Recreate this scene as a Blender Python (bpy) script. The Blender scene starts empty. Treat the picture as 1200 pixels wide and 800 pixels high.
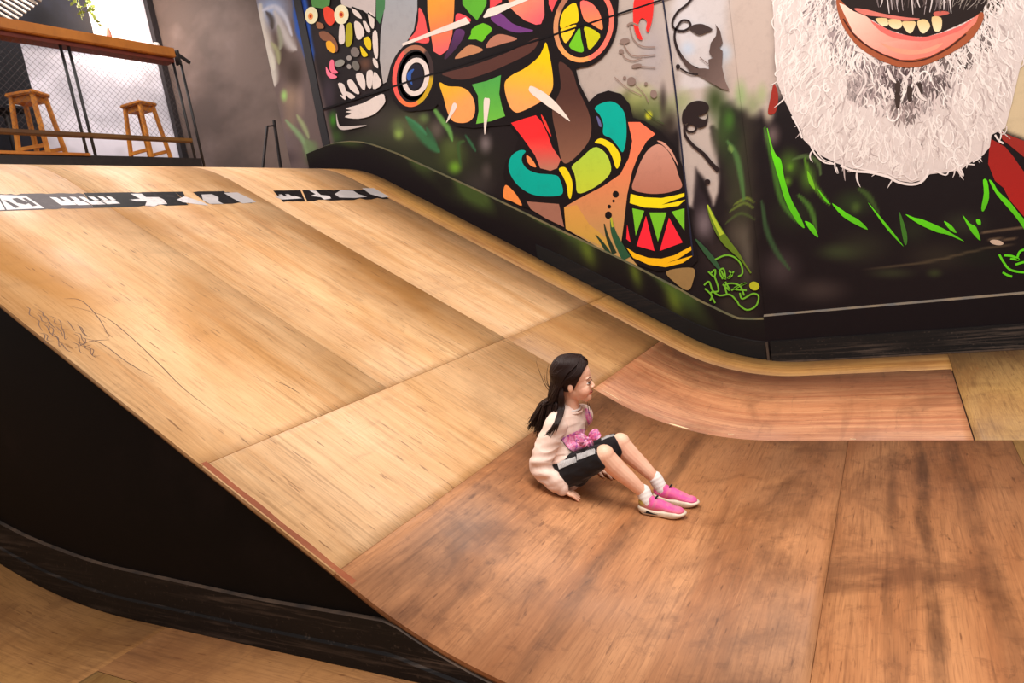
import bpy, bmesh, math, random
import numpy as np
from mathutils import Vector, Matrix, Euler
from mathutils.geometry import tessellate_polygon
from mathutils.noise import noise as pnoise
random.seed(7); rng=np.random.RandomState(7)
C=bpy.context.scene.collection
S=1.35                                  # metres per survey unit (camera height = 1 unit)
F=798.014
RX=np.array([0.864215,0.475029,-0.165771]); RY=np.array([-0.073471,-0.206798,-0.975621]); RZ=np.array([-0.497729,0.855326,-0.143817])
# ---------------------------------------------------------------- survey helpers (metres)
def ray(px,py):
    d=np.array([px-600.0,py-400.0,F]); return RX*d[0]+RY*d[1]+RZ*d[2]
def atY(px,py,Y):
    r=ray(px,py); r=r*(Y/r[1]); r[2]+=S; return Vector(r)
def atX(px,py,X):
    r=ray(px,py); r=r*(X/r[0]); r[2]+=S; return Vector(r)
YF=4.374*S; YN=1.137*S
def zs(x):                               # ramp profile, metres
    u=x/S
    if u>-.5055: z=-1.0
    elif u>-1.2116: z=-1+1.3-math.sqrt(1.69-(-.5055-u)**2)
    elif u>-3.424: z=-1.576-.648*u
    elif u>-4.0: z=.81-1.06+math.sqrt(1.06**2-(u+4.0)**2)
    else: z=.81
    return max(0.0,(z+1)*S)
def zl(x):                               # neighbouring bank on the near left
    u=x/S; d=-2.242-u
    if d<=0: return 0.0
    if d<1.5: z=2.9-math.sqrt(2.9**2-d*d)
    else: z=2.9-math.sqrt(2.9**2-2.25)+(d-1.5)*1.5/math.sqrt(2.9**2-2.25)
    return min(z,1.81)*S
def lin(c):
    return tuple(((v/255)/12.92 if v/255<=.04045 else ((v/255+.055)/1.055)**2.4) for v in c)
# ---------------------------------------------------------------- object helpers
def link(me,name,mat=None,parent=None,smooth=False):
    o=bpy.data.objects.new(name,me); C.objects.link(o)
    if mat is not None:
        for m in (mat if isinstance(mat,(list,tuple)) else [mat]): me.materials.append(m)
    if parent is not None: o.parent=parent
    if smooth:
        for p in me.polygons: p.use_smooth=True
    return o
def obj(name,bm,mat,parent=None,smooth=False):
    me=bpy.data.meshes.new(name); bm.to_mesh(me); bm.free(); return link(me,name,mat,parent,smooth)
def empty(name,loc=(0,0,0)):
    o=bpy.data.objects.new(name,None); C.objects.link(o); o.location=loc; o.empty_display_size=.05; return o
def tag(o,label=None,cat=None,group=None,kind=None):
    if label:o['label']=label
    if cat:o['category']=cat
    if group:o['group']=group
    if kind:o['kind']=kind
    return o
def place(o,parent):                      # parent a world-space mesh under an empty with a location
    o.parent=parent; o.matrix_parent_inverse=Matrix.Translation(parent.location).inverted(); return o
def box(bm,c,s,rot=None,bev=0):
    r=bmesh.ops.create_cube(bm,size=1); vs=r['verts']
    for v in vs: v.co=Vector((v.co.x*s[0],v.co.y*s[1],v.co.z*s[2]))
    if bev:
        es=list({e for v in vs for e in v.link_edges}); rb=bmesh.ops.bevel(bm,geom=es,offset=bev,segments=2,affect='EDGES')
        vs=list({v for f in rb['faces'] for v in f.verts}|{v for v in vs if v.is_valid})
    M=Matrix.Translation(c)@(rot.to_4x4() if rot else Matrix())
    for v in vs: v.co=M@v.co
    return vs
def bar(bm,a,b,w,h,up=Vector((0,0,1)),bev=0):
    a=Vector(a);b=Vector(b);x=(b-a);L=x.length;x.normalize();y=up.cross(x)
    if y.length<1e-4:y=Vector((0,1,0))
    y.normalize();z=x.cross(y);R=Matrix((x,y,z)).transposed()
    return box(bm,(a+b)/2,(L,w,h),R,bev)
def tube(bm,pts,rads,seg=10,side=None,cap=True,flat=1.0):
    """tube along points; rads floats or (a,b) with a along 'side'."""
    pts=[Vector(p) for p in pts];rings=[];n=len(pts)
    prev=None
    for i,p in enumerate(pts):
        t=(pts[min(i+1,n-1)]-pts[max(i-1,0)]).normalized()
        if side is not None: s=Vector(side)-t*Vector(side).dot(t)
        elif prev is not None: s=prev-t*prev.dot(t)
        else:
            s=t.orthogonal()
        if s.length<1e-5: s=t.orthogonal()
        s.normalize();prev=s;u=t.cross(s)
        r=rads[i] if isinstance(rads,(list,tuple)) else rads
        a,b=(r if isinstance(r,(list,tuple)) else (r,r*flat))
        rings.append([bm.verts.new(p+s*a*math.cos(2*math.pi*k/seg)+u*b*math.sin(2*math.pi*k/seg)) for k in range(seg)])
    for i in range(n-1):
        for k in range(seg):
            bm.faces.new((rings[i][k],rings[i][(k+1)%seg],rings[i+1][(k+1)%seg],rings[i+1][k]))
    if cap:
        bm.faces.new(rings[0][::-1]);bm.faces.new(rings[-1])
    return rings
def ball(bm,c,r,rot=None,seg=20):
    res=bmesh.ops.create_uvsphere(bm,u_segments=seg,v_segments=seg//2+2,radius=1)
    r=r if isinstance(r,(list,tuple)) else (r,r,r)
    for v in res['verts']:
        q=Vector((v.co.x*r[0],v.co.y*r[1],v.co.z*r[2]))
        if rot: q=rot@q
        v.co=q+Vector(c)
def cap_tube(bm,pts,rads,side=None,seg=16):
    tube(bm,pts,rads,seg,side)
    for p,r in ((pts[0],rads[0]),(pts[-1],rads[-1])):
        rr=min(r) if isinstance(r,(list,tuple)) else r
        ball(bm,p,rr,seg=14)
def smoothcurve(pts,n=8,closed=False):
    P=[Vector(p) for p in pts];out=[];m=len(P)
    g=lambda i:P[i%m] if closed else P[max(0,min(m-1,i))]
    for i in range(m if closed else m-1):
        a,b,c,d=g(i-1),g(i),g(i+1),g(i+2)
        for k in range(n):
            t=k/n; out.append(.5*((2*b)+(c-a)*t+(2*a-5*b+4*c-d)*t*t+(3*b-a-3*c+d)*t**3))
    if not closed: out.append(P[-1])
    return out
def remeshed(bm,name,voxel,smooth_it=6):
    """fuse overlapping volumes into one continuous skin"""
    me=bpy.data.meshes.new(name+'_src');bm.to_mesh(me);bm.free()
    o=bpy.data.objects.new(name+'_src',me);C.objects.link(o)
    m=o.modifiers.new('r','REMESH');m.mode='VOXEL';m.voxel_size=voxel;m.adaptivity=0
    s=o.modifiers.new('s','SMOOTH');s.factor=.5;s.iterations=smooth_it
    dg=bpy.context.evaluated_depsgraph_get();dg.update()
    out=bpy.data.meshes.new_from_object(o.evaluated_get(dg))
    out.name=name
    bpy.data.objects.remove(o);bpy.data.meshes.remove(me)
    return out
# ---------------------------------------------------------------- materials
def newmat(name):
    m=bpy.data.materials.new(name);m.use_nodes=True;nt=m.node_tree
    return m,nt,nt.nodes,nt.links,nt.nodes['Principled BSDF']
def N(nt,t,**k):
    n=nt.nodes.new(t)
    for a,b in k.items(): setattr(n,a,b)
    return n
def mix(nt,a,b,fac,mode='MIX'):
    n=nt.nodes.new('ShaderNodeMix');n.data_type='RGBA';n.blend_type=mode
    for s,v in ((6,a),(7,b)):
        if isinstance(v,tuple): n.inputs[s].default_value=(*v,1) if len(v)==3 else v
        else: nt.links.new(v,n.inputs[s])
    if isinstance(fac,(int,float)): n.inputs[0].default_value=fac
    else: nt.links.new(fac,n.inputs[0])
    return n.outputs[2]
def ramp(nt,src,p0,p1,v0=0.,v1=1.):
    n=nt.nodes.new('ShaderNodeMapRange');n.inputs[1].default_value=p0;n.inputs[2].default_value=p1
    n.inputs[3].default_value=v0;n.inputs[4].default_value=v1;nt.links.new(src,n.inputs[0]);return n.outputs[0]
def noise(nt,scale,detail=3,vec=None,sc=(1,1,1),loc=(0,0,0),rough=.5,dist=0,rotz=0):
    tc=nt.nodes.new('ShaderNodeTexCoord');mp=nt.nodes.new('ShaderNodeMapping')
    mp.inputs['Scale'].default_value=sc;mp.inputs['Location'].default_value=loc;mp.inputs['Rotation'].default_value=(0,0,rotz)
    nt.links.new(vec or tc.outputs['Object'],mp.inputs[0])
    n=nt.nodes.new('ShaderNodeTexNoise');n.inputs['Scale'].default_value=scale;n.inputs['Detail'].default_value=detail
    n.inputs['Roughness'].default_value=rough;n.inputs['Distortion'].default_value=dist
    nt.links.new(mp.outputs[0],n.inputs['Vector']);return n.outputs['Fac']
def bump(nt,bs,src,strength,dist=.002):
    b=nt.nodes.new('ShaderNodeBump');b.inputs['Strength'].default_value=strength;b.inputs['Distance'].default_value=dist
    nt.links.new(src,b.inputs['Height']);nt.links.new(b.outputs[0],bs.inputs['Normal'])
def plain(name,c,rough=.6,c2=None,scale=20,metal=0,bmp=0,spec=.5,emit=0):
    m,nt,ns,ln,bs=newmat(name)
    n=noise(nt,scale,4)
    c2=c2 or tuple(min(255,v*1.12) for v in c)
    ln.new(mix(nt,lin(c),lin(c2),ramp(nt,n,.35,.65)),bs.inputs['Base Color'])
    bs.inputs['Roughness'].default_value=rough;bs.inputs['Metallic'].default_value=metal
    bs.inputs['Specular IOR Level'].default_value=spec
    if bmp: bump(nt,bs,n,bmp)
    if emit:
        bs.inputs['Emission Color'].default_value=(*lin(c),1);bs.inputs['Emission Strength'].default_value=emit
    return m
def ply(name,cA,cB,stain=None,stain_amt=.0,dirt=.0,axis='x',seed=0.,rough=.54,streak=.75,fleck=.6,dirtc=(96,54,30),wide=1.0,bands=()):
    """plywood: long veneer grain along one axis, broad stains, dark flecks and grime"""
    m,nt,ns,ln,bs=newmat(name)
    L=(lambda a,b:(a,b,1)) if axis=='x' else (lambda a,b:(b,a,1))
    g1=noise(nt,1,5,sc=L(.7,9*wide),loc=(seed,seed*2,0),dist=.7)      # broad figure
    g2=noise(nt,1,4,sc=L(2.2,60),loc=(seed*3,seed,0),dist=.25)     # fine grain
    g3=noise(nt,1,3,sc=L(.35,2.3),loc=(seed*5,3,0))                # veneer bands
    col=mix(nt,lin(cA),lin(cB),ramp(nt,g1,.34,.66))
    dk=tuple(v*.80 for v in cB); lt=tuple(min(255,v*1.09) for v in cA)
    col=mix(nt,col,lin(dk),ramp(nt,g2,.52,.74,0,streak))
    col=mix(nt,col,lin(lt),ramp(nt,g3,.5,.68,0,.5))
    g4=noise(nt,1,3,sc=L(7,190),loc=(seed,seed*6,0));col=mix(nt,col,lin(dk),ramp(nt,g4,.50,.72,0,streak*.75))
    g5=noise(nt,1,3,sc=L(5,110),loc=(seed*8,seed,0));col=mix(nt,col,lin(tuple(min(255,v*1.13) for v in cA)),ramp(nt,g5,.55,.75,0,streak*.6))
    if stain:
        s=noise(nt,1,3,sc=L(.55,1.25),loc=(seed*7+1,seed,0),dist=.5)
        col=mix(nt,col,lin(stain),ramp(nt,s,.46,.66,0,stain_amt))
    fl=noise(nt,1,2,sc=L(9,70),loc=(seed,0,0))
    col=mix(nt,col,lin((96,52,24)),ramp(nt,fl,.665,.73,0,fleck))
    if dirt:
        d=noise(nt,1,7,sc=(1.7,1.3,1),loc=(seed,seed*4,0),rough=.68,dist=.8)
        d2=noise(nt,1,4,sc=(7,.8,1),loc=(seed*2,1,0),dist=.6)
        col=mix(nt,col,lin(dirtc),ramp(nt,d,.51,.64,0,dirt))
        col=mix(nt,col,lin(dirtc),ramp(nt,d2,.58,.72,0,dirt*.7))
        d3=noise(nt,11,8,loc=(seed,9,0),rough=.75,dist=.5)
        col=mix(nt,col,lin(dirtc),ramp(nt,d3,.54,.68,0,dirt*.75))
        d4=noise(nt,1,6,sc=(16,3.2,1),loc=(seed*3,2,0),rough=.7,dist=1.2,rotz=.25)
        col=mix(nt,col,lin(tuple(v*.75 for v in dirtc)),ramp(nt,d4,.60,.70,0,dirt*.8))
    for (bx,bw,ba,sl) in bands:      # long worn dark bands lying across the run
        tc=N(nt,'ShaderNodeTexCoord');sp=N(nt,'ShaderNodeSeparateXYZ');ln.new(tc.outputs['Object'],sp.inputs[0])
        wob=noise(nt,1,4,sc=(.5,1.6,1),loc=(bx,0,0))
        def mth(op,a,b):
            q=N(nt,'ShaderNodeMath',operation=op)
            for i_,v_ in enumerate((a,b)):
                if isinstance(v_,(int,float)):q.inputs[i_].default_value=v_
                else:ln.new(v_,q.inputs[i_])
            return q.outputs[0]
        xx=mth('ADD',sp.outputs[0],mth('MULTIPLY',wob,.10));xx=mth('ADD',xx,mth('MULTIPLY',sp.outputs[1],sl))
        dd=mth('ABSOLUTE',mth('SUBTRACT',xx,bx+.05),0)
        brk=noise(nt,1,5,sc=(5,2.2,1),loc=(0,bx,0),rough=.7)
        f_=mth('MULTIPLY',ramp(nt,dd,bw,bw*.35,0,ba),ramp(nt,brk,.36,.56,.25,1))
        col=mix(nt,col,lin(tuple(v*.8 for v in dirtc)),f_)
    grain=noise(nt,700,1)
    col=mix(nt,col,(0.02,.01,.005),ramp(nt,grain,.3,.9,0,.10))
    ln.new(col,bs.inputs['Base Color'])
    rr=noise(nt,2.5,4,loc=(seed,5,0));ln.new(ramp(nt,rr,.3,.7,rough-.07,rough+.12),bs.inputs['Roughness'])
    bs.inputs['Specular IOR Level'].default_value=.45
    bump(nt,bs,g2,.15,.001)
    return m
def scuffed(name,base,scuff,amt=.5,sx=2,sz=40,rough=.5,seed=0):
    m,nt,ns,ln,bs=newmat(name)
    n1=noise(nt,1,5,sc=(sx,sx,sz),loc=(seed,0,0),rough=.65,dist=.4)
    n2=noise(nt,1,3,sc=(1.2,1.2,2),loc=(0,seed,0))
    n3=noise(nt,60,3)
    c=mix(nt,lin(base),lin(scuff),ramp(nt,n1,.5,.72,0,amt))
    c=mix(nt,c,lin(tuple(v*.8 for v in base)),ramp(nt,n2,.4,.6))
    c=mix(nt,c,lin(scuff),ramp(nt,n3,.62,.8,0,amt*.4))
    ln.new(c,bs.inputs['Base Color']);bs.inputs['Roughness'].default_value=rough;bs.inputs['Specular IOR Level'].default_value=.3
    return m
def painted(name,rough=.55,attr='paint',grain=.10):
    m,nt,ns,ln,bs=newmat(name)
    a=N(nt,'ShaderNodeAttribute');a.attribute_name=attr
    n=noise(nt,260,2); n2=noise(nt,14,5,rough=.7)
    c=mix(nt,a.outputs['Color'],(0.01,.008,.008),ramp(nt,n,.3,.9,0,grain))
    c=mix(nt,c,(0.02,.016,.016),ramp(nt,n2,.5,.85,0,.16))
    ln.new(c,bs.inputs['Base Color']);bs.inputs['Roughness'].default_value=rough;bs.inputs['Specular IOR Level'].default_value=.12
    return m
M={}
def floorx(px,py):
    q=ray(px,py);return float(q[0]*(-S/q[2]))
BX1=floorx(735,640);BX2=floorx(1090,670)
M['pale']=ply('plywood_pale',(224,180,132),(205,151,98),(186,126,56),.85,.14,seed=1.3)
M['pale2']=ply('plywood_cream',(226,182,136),(207,155,104),(196,138,72),.5,.16,seed=4.1)
M['beige']=ply('plywood_beige',(192,144,92),(170,120,70),(160,106,56),.4,.25,seed=2.7,wide=.6)
M['gold']=ply('plywood_gold',(184,134,76),(146,96,46),(198,150,76),.5,.2,seed=6.2,wide=2.2)
M['pink']=ply('plywood_pink',(208,146,102),(176,106,68),(146,82,50),.55,.34,seed=8.4,wide=1.6)
M['red']=ply('plywood_redbrown',(200,140,94),(172,110,66),(140,84,46),.6,.56,seed=3.3,wide=.5,axis='y',bands=[(BX1,.045,.55,0.),(BX1-.30,.05,.35,.02),(-.50,.27,.42,.0),(-1.58,.17,.45,.0)])
M['red2']=ply('plywood_red_worn',(194,136,90),(168,106,64),(138,80,44),.6,.70,seed=5.9,wide=.4,axis='y')
M['red3']=ply('plywood_orange',(194,134,88),(168,106,64),(140,82,44),.55,.6,seed=9.1,wide=.4,axis='y',bands=[(BX2,.035,.7,0.),(BX2-.12,.025,.35,0),(BX2+.22,.05,.5,.02)])
M['tan']=ply('plywood_tan',(182,140,84),(154,108,58),(196,152,80),.5,.35,seed=7.5,wide=.5,axis='y')
M['brown']=ply('plywood_brown',(160,112,68),(136,90,52),(172,118,66),.5,.35,seed=11.1,wide=.5)
M['edge']=ply('plywood_edge',(196,140,82),(120,70,38),None,0,.5,seed=12.3,wide=4)
M['black']=scuffed('black_paint',(13,9,11),(44,32,30),.30,3,3,.6)
M['black'].node_tree.nodes['Principled BSDF'].inputs['Specular IOR Level'].default_value=.12
M['kick']=scuffed('black_scuffed_board',(15,11,13),(104,88,78),1.0,1.6,40,.6,seed=3)
M['kick_dark']=scuffed('black_board',(14,10,12),(66,50,42),.5,2.2,46,.6,seed=5)
M['ledge']=plain('worn_ledge_paint',(112,96,62),.7,(78,78,56),7)
M['ledge_tan']=plain('worn_ledge_tan',(132,112,90),.7,(96,92,90),7)
M['ledge_dark']=plain('worn_dark_edge',(44,33,28),.7,(84,64,50),9)
M['gap']=plain('dark_gap',(62,36,22),.8)
# ================================================================ RAMP
ramp_o=tag(empty('skate_ramp',(-2.0*S,2.7*S,0)),'wide plywood skate bank with rounded top and black painted side','ramp')
def sheet(name,parent,prof,x0,x1,y0,y1,mat,th=.014,gap=.0012,lab=None,lift=0):
    bm=bmesh.new();n=max(2,int((x1-x0)/.045));rows=[]
    x0+=gap;x1-=gap;y0+=gap;y1-=gap
    for i in range(n+1):
        x=x0+(x1-x0)*i/n; z=prof(x)+lift
        e=.02; t=Vector((2*e,0,prof(x+e)-prof(x-e))).normalized(); nz=Vector((-t.z,0,t.x))
        a=Vector((x,y0,z));b=Vector((x,y1,z));rows.append([bm.verts.new(v) for v in (a,b,b-nz*th,a-nz*th)])
    for i in range(n):
        for k in range(4):
            bm.faces.new((rows[i][k],rows[i][(k+1)%4],rows[i+1][(k+1)%4],rows[i+1][k]))
    bm.faces.new(rows[0][::-1]);bm.faces.new(rows[-1])
    bmesh.ops.recalc_face_normals(bm,faces=bm.faces)
    o=obj(name,bm,mat)
    for p in o.data.polygons: p.use_smooth=abs(p.normal.y)<.5 and len(p.vertices)==4 and p.area>.02
    place(o,parent)
    if lab:o['label']=lab
    return o
def ub(*a): return [v*S for v in a]
XR=[-4.9*S,-3.92*S,-1.712*S,-1.285*S,-.222*S]
YE=YF-.036
Y1,Y2,Y3,Y4=YN,2.885*S,3.975*S,YE
for (a,b,c,d,m,l) in [
  (XR[0],XR[1],YN,1.95*S,'pale2',None),(XR[0],XR[1],1.95*S,Y2,'pale',None),(XR[0],XR[1],Y2,Y4,'gold',None),
  (XR[1],XR[2],YN,1.95*S,'pale',None),(XR[1],XR[2],1.95*S,Y2,'pale',None),(XR[1],XR[2],Y2,Y3,'pale2',None),
  (XR[1],XR[2],Y3,Y4,'gold','golden brown strip sheet beside the mural wall'),
  (XR[2],XR[3],YN,Y2,'pale2',None),(XR[2],XR[3],Y2,Y3,'beige','duller beige plywood sheet behind the girl'),
  (XR[2],.203*S,Y3,Y4,'gold','long golden strip sheet curving along the black kick board'),
  (XR[3],.196*S,Y2,Y3,'pink','pinkish plywood sheet curving into the flat'),
  (XR[3],XR[4],YN,Y2,'red','red brown dirty plywood sheet the girl sits on')]:
    sheet('plywood_sheet',ramp_o,zs,a,b,c,d,M[m],lab=l)
# second ply layer underneath (its edge shows along the open side)
sheet('plywood_underlayer',ramp_o,zs,XR[0],-.50*S,YN+.004,YE,M['edge'],th=.012,lift=-.0148)
# black side panel under the bank
bm=bmesh.new();xs=np.linspace(-4.9*S,-.80*S,90);top=[];bot=[]
for y in (YN+.012,YN+.032):
    t=[];b=[]
    for x in xs:
        zt=zs(x)-.022; zb=min(zl(x)-.01,zt-.002); t.append(bm.verts.new((x,y,zt)));b.append(bm.verts.new((x,y,zb)))
    top.append(t);bot.append(b)
for i in range(len(xs)-1):
    bm.faces.new((bot[0][i],bot[0][i+1],top[0][i+1],top[0][i]));bm.faces.new((bot[1][i+1],bot[1][i],top[1][i],top[1][i+1]))
place(obj('side_panel',bm,M['black']),ramp_o)
# kick board running along the foot of the side panel
bm=bmesh.new();xs=np.linspace(-4.9*S,-.83*S,100);rows=[]
for x in xs:
    u=x/S; h=.15+ (0.04 if u<-2.6 else .04*max(0,(u+1.6)/-1.0) if u<-1.6 else 0)
    zt=min(zl(x)+h*S*.97, zs(x)-.024); zb=zl(x)+.001
    zt=max(zt,zb+.002)
    zm=zb+(zt-zb)*.42
    prof=[(YN+.012,zt),(YN-.004,zt-.003),(YN-.006,zm),(YN-.014,zm-.008),(YN-.016,zb),(YN+.012,zb)]
    rows.append([bm.verts.new((x,y,z)) for y,z in prof])
for i in range(len(rows)-1):
    for k in range(5):
        f=bm.faces.new((rows[i][k],rows[i+1][k],rows[i+1][k+1],rows[i][k+1]));f.material_index=1 if k==0 else 0
bmesh.ops.recalc_face_normals(bm,faces=bm.faces)
place(obj('kick_board',bm,[M['kick'],M['ledge_dark']]),ramp_o)
# worn reddish patch along the open edge
bm=bmesh.new();n=40
for i in range(n+1):
    x=-1.72*S+(.48*S)*i/n; w=.030+.002*math.sin(i*.5)
    bm.verts.new((x,YN+.007,zs(x)+.0006));bm.verts.new((x,YN+w,zs(x)+.0006))
bm.verts.ensure_lookup_table()
for i in range(n): bm.faces.new((bm.verts[2*i],bm.verts[2*i+2],bm.verts[2*i+3],bm.verts[2*i+1]))
place(obj('edge_stain',bm,scuffed('worn_red_edge',(138,72,42),(176,112,72),.5,5,3,.5)),ramp_o)
# pencilled scribble + scratches on the slope
M['pencil']=plain('dark_scratch',(84,56,40),.7)
def on_slope(px,py):
    r=ray(px,py);k=(-1.576*S+S)   # plane z = k -.648 x
    t=(k-S)/(r[2]+.648*r[0]);p=r*t;return Vector((p[0],p[1],p[2]+S))
def on_ramp(px,py):
    r=ray(px,py)
    lo=.5;prev=None
    t=1.0/r[1]*.8
    while True:
        p=r*t
        if p[2]+S<zs(p[0]): break
        t*=1.0015
        if p[1]>YF: break
    return Vector((p[0],p[1],zs(p[0])))
def ribbon(bm,P,w,nrm,col=None,layer=None,taper=True):
    vs=[];n=len(P)
    for i,p in enumerate(P):
        t=(P[min(i+1,n-1)]-P[max(i-1,0)])
        s=nrm.cross(t)
        if s.length<1e-9:s=Vector((0,0,1))
        s.normalize();k=w*(min(1,.25+2.6*min(i,n-1-i)/n) if taper else 1)/2
        vs.append((bm.verts.new(p+s*k),bm.verts.new(p-s*k)))
    fs=[]
    for i in range(n-1):
        f=bm.faces.new((vs[i][0],vs[i][1],vs[i+1][1],vs[i+1][0]));fs.append(f)
        if layer is not None:
            for l in f.loops:l[layer]=col
    return fs
bm=bmesh.new();SN=Vector((.544,0,.839))
r2=random.Random(4)
for i in range(9):
    x=32+i*7.5;y=362+i*2.5
    for j in range(3):
        xx=x+r2.uniform(-4,6)+j*5;yy=y+j*13+r2.uniform(-3,3)
        pts=[(xx,yy),(xx+r2.uniform(3,7),yy+r2.uniform(2,5)),(xx+r2.uniform(4,9),yy+r2.uniform(7,12)),(xx+r2.uniform(8,14),yy+r2.uniform(9,15))]
        ribbon(bm,smoothcurve([on_slope(*p)+SN*.0006 for p in pts],5),.0035,SN)
for pts in [[(80,358),(120,370),(150,392),(185,425),(215,455),(250,482)],[(95,396),(118,402),(150,425),(180,442)],[(75,350),(95,352),(115,372),(128,395)],
            [(323,446),(338,453),(352,461)],[(88,408),(105,400),(128,398)]]:
    ribbon(bm,smoothcurve([on_slope(*p)+SN*.0006 for p in pts],6),.004,SN)
place(obj('scribble',bm,M['pencil']),ramp_o)['label']='pencil scribble and scratches near the open edge'
M['chip']=plain('bare_wood_chip',(226,198,156),.7)
for P_,w in [([(781,495.5),(790,498),(800,501),(808,503)],.020),([(853,508.5),(860,509)],.020),([(996,514.5),(1003,515)],.022),([(706,457),(716,463),(728,470)],.008)]:
    Q=[on_ramp(*p) for p in P_]
    bm=bmesh.new();ribbon(bm,[q+Vector((0,0,.0012)) for q in Q],w,Vector((0,0,1)))
    place(obj('edge_chip',bm,M['chip']),ramp_o)['label']='bare chipped wood along the seam'
# dark strips with white printing stuck across the slope
M['strip']=scuffed('strip_black',(20,15,18),(70,60,62),.5,20,20,.6,seed=2)
M['strip_grey']=scuffed('strip_grey',(82,72,74),(116,104,102),.4,20,20,.6,seed=5)
for k_ in ('strip','strip_grey'):M[k_].node_tree.nodes['Principled BSDF'].inputs['Specular IOR Level'].default_value=.1
M['print']=scuffed('strip_white_print',(214,204,204),(120,108,110),.6,30,30,.45,seed=6)
def poly_slope(bm,pts,off,mi=0):
    vs=[bm.verts.new(on_slope(*p)+SN*off) for p in pts]
    for tri in tessellate_polygon([[v.co for v in vs]]):
        f=bm.faces.new([vs[i] for i in tri]);f.material_index=mi;f.normal_update()
        if f.normal.dot(SN)<0:f.normal_flip()
def edgey(x):   # top and bottom of the strip
    return 227.2-.0125*x, 247.2-.031*x
def torn(x0,x1,tl,tr,seed):
    r=random.Random(seed);top=[];bot=[]
    n=int((x1-x0)/6)
    for i in range(n+1):
        x=x0+(x1-x0)*i/n;a,b=edgey(x)
        top.append((x,a+(r.random()*1.6 if r.random()<.25 else 0)))
    for i in range(n+1):
        x=x0+(x1-x0)*i/n;a,b=edgey(x);xx=x+ (tl*(1-i/n)+tr*(i/n))
        bot.append((xx,edgey(xx)[1]-(r.random()*1.8 if r.random()<.3 else 0)))
    return top+bot[::-1]
strips=[('left strip torn at its right end beside bare wood',[ (torn(-60,98,12,12,1),'g'),(torn(98,205,12,16,2),'k'),(torn(205,214,16,8,9),'k'),(torn(226,262,16,26,3),'k'),(torn(262,268,22,28,8),'k') ]),
        ('shorter right strip ending at the golden plywood',[ (torn(320,352,12,6,4),'k'),(torn(354,440,6,16,5),'k') ])]
prints=[[ # square logo, letters, cross mark
  [(-2,228.5),(30,229.5),(52,244),(8,246)],[(-20,229),(-4,229),(6,246),(-20,247)],
  [(58,231),(66,231.5),(74,236),(68,237)],[(70,231),(77,231.5),(83,235),(78,236)],[(81,230.5),(88,231),(94,235),(89,236)],[(92,230.5),(99,231),(105,235),(100,235.5)],[(103,230.5),(110,230.7),(116,234.5),(111,235)],[(114,230.3),(121,230.5),(127,234.5),(122,235)],[(124,230),(130,230.5),(136,234.5),(131,235)],
  [(64,235.5),(82,235),(90,240),(72,240.5)],[(84,236),(98,236),(106,240),(92,240.5)],[(100,235.5),(116,235.5),(124,239.5),(108,240)],[(118,235),(134,235),(141,238.5),(126,239.5)],
  [(153,227),(166,227),(171,231),(186,231),(192,234),(196,239),(185,240),(181,242),(170,241),(172,236),(160,236),(152,234),(164,233)],
  [(207,234),(216,230),(226,233),(240,238),(244,241),(228,239),(214,237)],
  [(236,228),(248,227.5),(256,231),(256,236),(262,239),(246,239),(238,235)],[(262,226),(278,225.5),(296,234),(300,237),(284,238.5),(272,232)]],
 [[(322,231),(346,230),(354,233),(330,234.5)],[(326,228.5),(330,228.3),(334,231),(330,231)],[(334,228.3),(338,228),(342,230.5),(338,230.7)],
  [(362,223.5),(370,224),(376,229),(386,230),(388,233),(380,234.5),(376,231.5),(364,230),(370,228)],
  [(392,228),(400,223),(414,224),(420,228),(430,231),(416,232.5),(398,232)],[(424,221),(438,221),(456,231),(448,232),(434,228)]]]
prints[1]=[[(x,y-.5) for x,y in p] for p in prints[1]]
for (lab,segs),pr in zip(strips,prints):
    bm=bmesh.new()
    for pg,k in segs: poly_slope(bm,pg,.0008,1 if k=='g' else 0)
    for pg in pr: poly_slope(bm,pg,.0014,2)
    if pr is prints[0]:
        for pg in [[(14,233),(20,232),(34,238),(30,240),(20,238)],[(26,232),(30,232),(44,241),(38,242)],[(4,235),(8,235),(24,243),(18,244)]]:
            poly_slope(bm,pg,.0018,1)
    place(obj('sticker_strip',bm,[M['strip'],M['strip_grey'],M['print']]),ramp_o)['label']=lab
# ================================================================ FLOOR AND NEAR BANK
fl=tag(empty('floor',(0,0,0)),kind='structure')
bm=bmesh.new();box(bm,((-.50*S+3.4)/2,(.4)*S+.8,-.06),(3.4+.50*S,4.2*S+6,.08))
slab=obj('floor_slab',bm,M['gap'],fl)
flat=lambda x:0.0
for (a,b,c,d,m) in [(-.222*S,.31*S,-.6*S,Y2,'red3'),(.31*S,1.3*S,-.6*S,Y2,'tan'),(.20*S,1.1*S,Y2,YE,'tan'),(1.1*S,2.2*S,Y2,YE,'beige'),(1.3*S,2.3*S,-.6*S,Y2,'red2'),
     (-.80*S,-.222*S,-.6*S,YN-.002,'red2')]:
    sheet('plywood_sheet',fl,flat,a,b,c,d,M[m])
bank=tag(empty('curved_bank',(-2.6*S,.3*S,0)),'brown plywood curved bank rising left below the black side panel','ramp')
ys=atY(107,785,1).y
yb=(lambda r:r[1]*(-S/r[2]))(ray(120,788))
for (a,b,c,d,m) in [(-2.06*S,-.80*S,yb,YN-.002,'brown'),(-2.06*S,-.80*S,-.4*S,yb,'tan'),(-3.4*S,-2.06*S,-.4*S,YN-.002,'brown2'),(-4.9*S,-3.4*S,-.4*S,YN-.002,'brown2')]:
    if m=='brown2' and m not in M: M[m]=ply('plywood_brown_pale',(184,132,80),(156,106,60),(196,142,78),.5,.3,seed=14.1,wide=.5)
    sheet('plywood_sheet',bank,zl,a,b,c,d,M[m])
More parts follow.
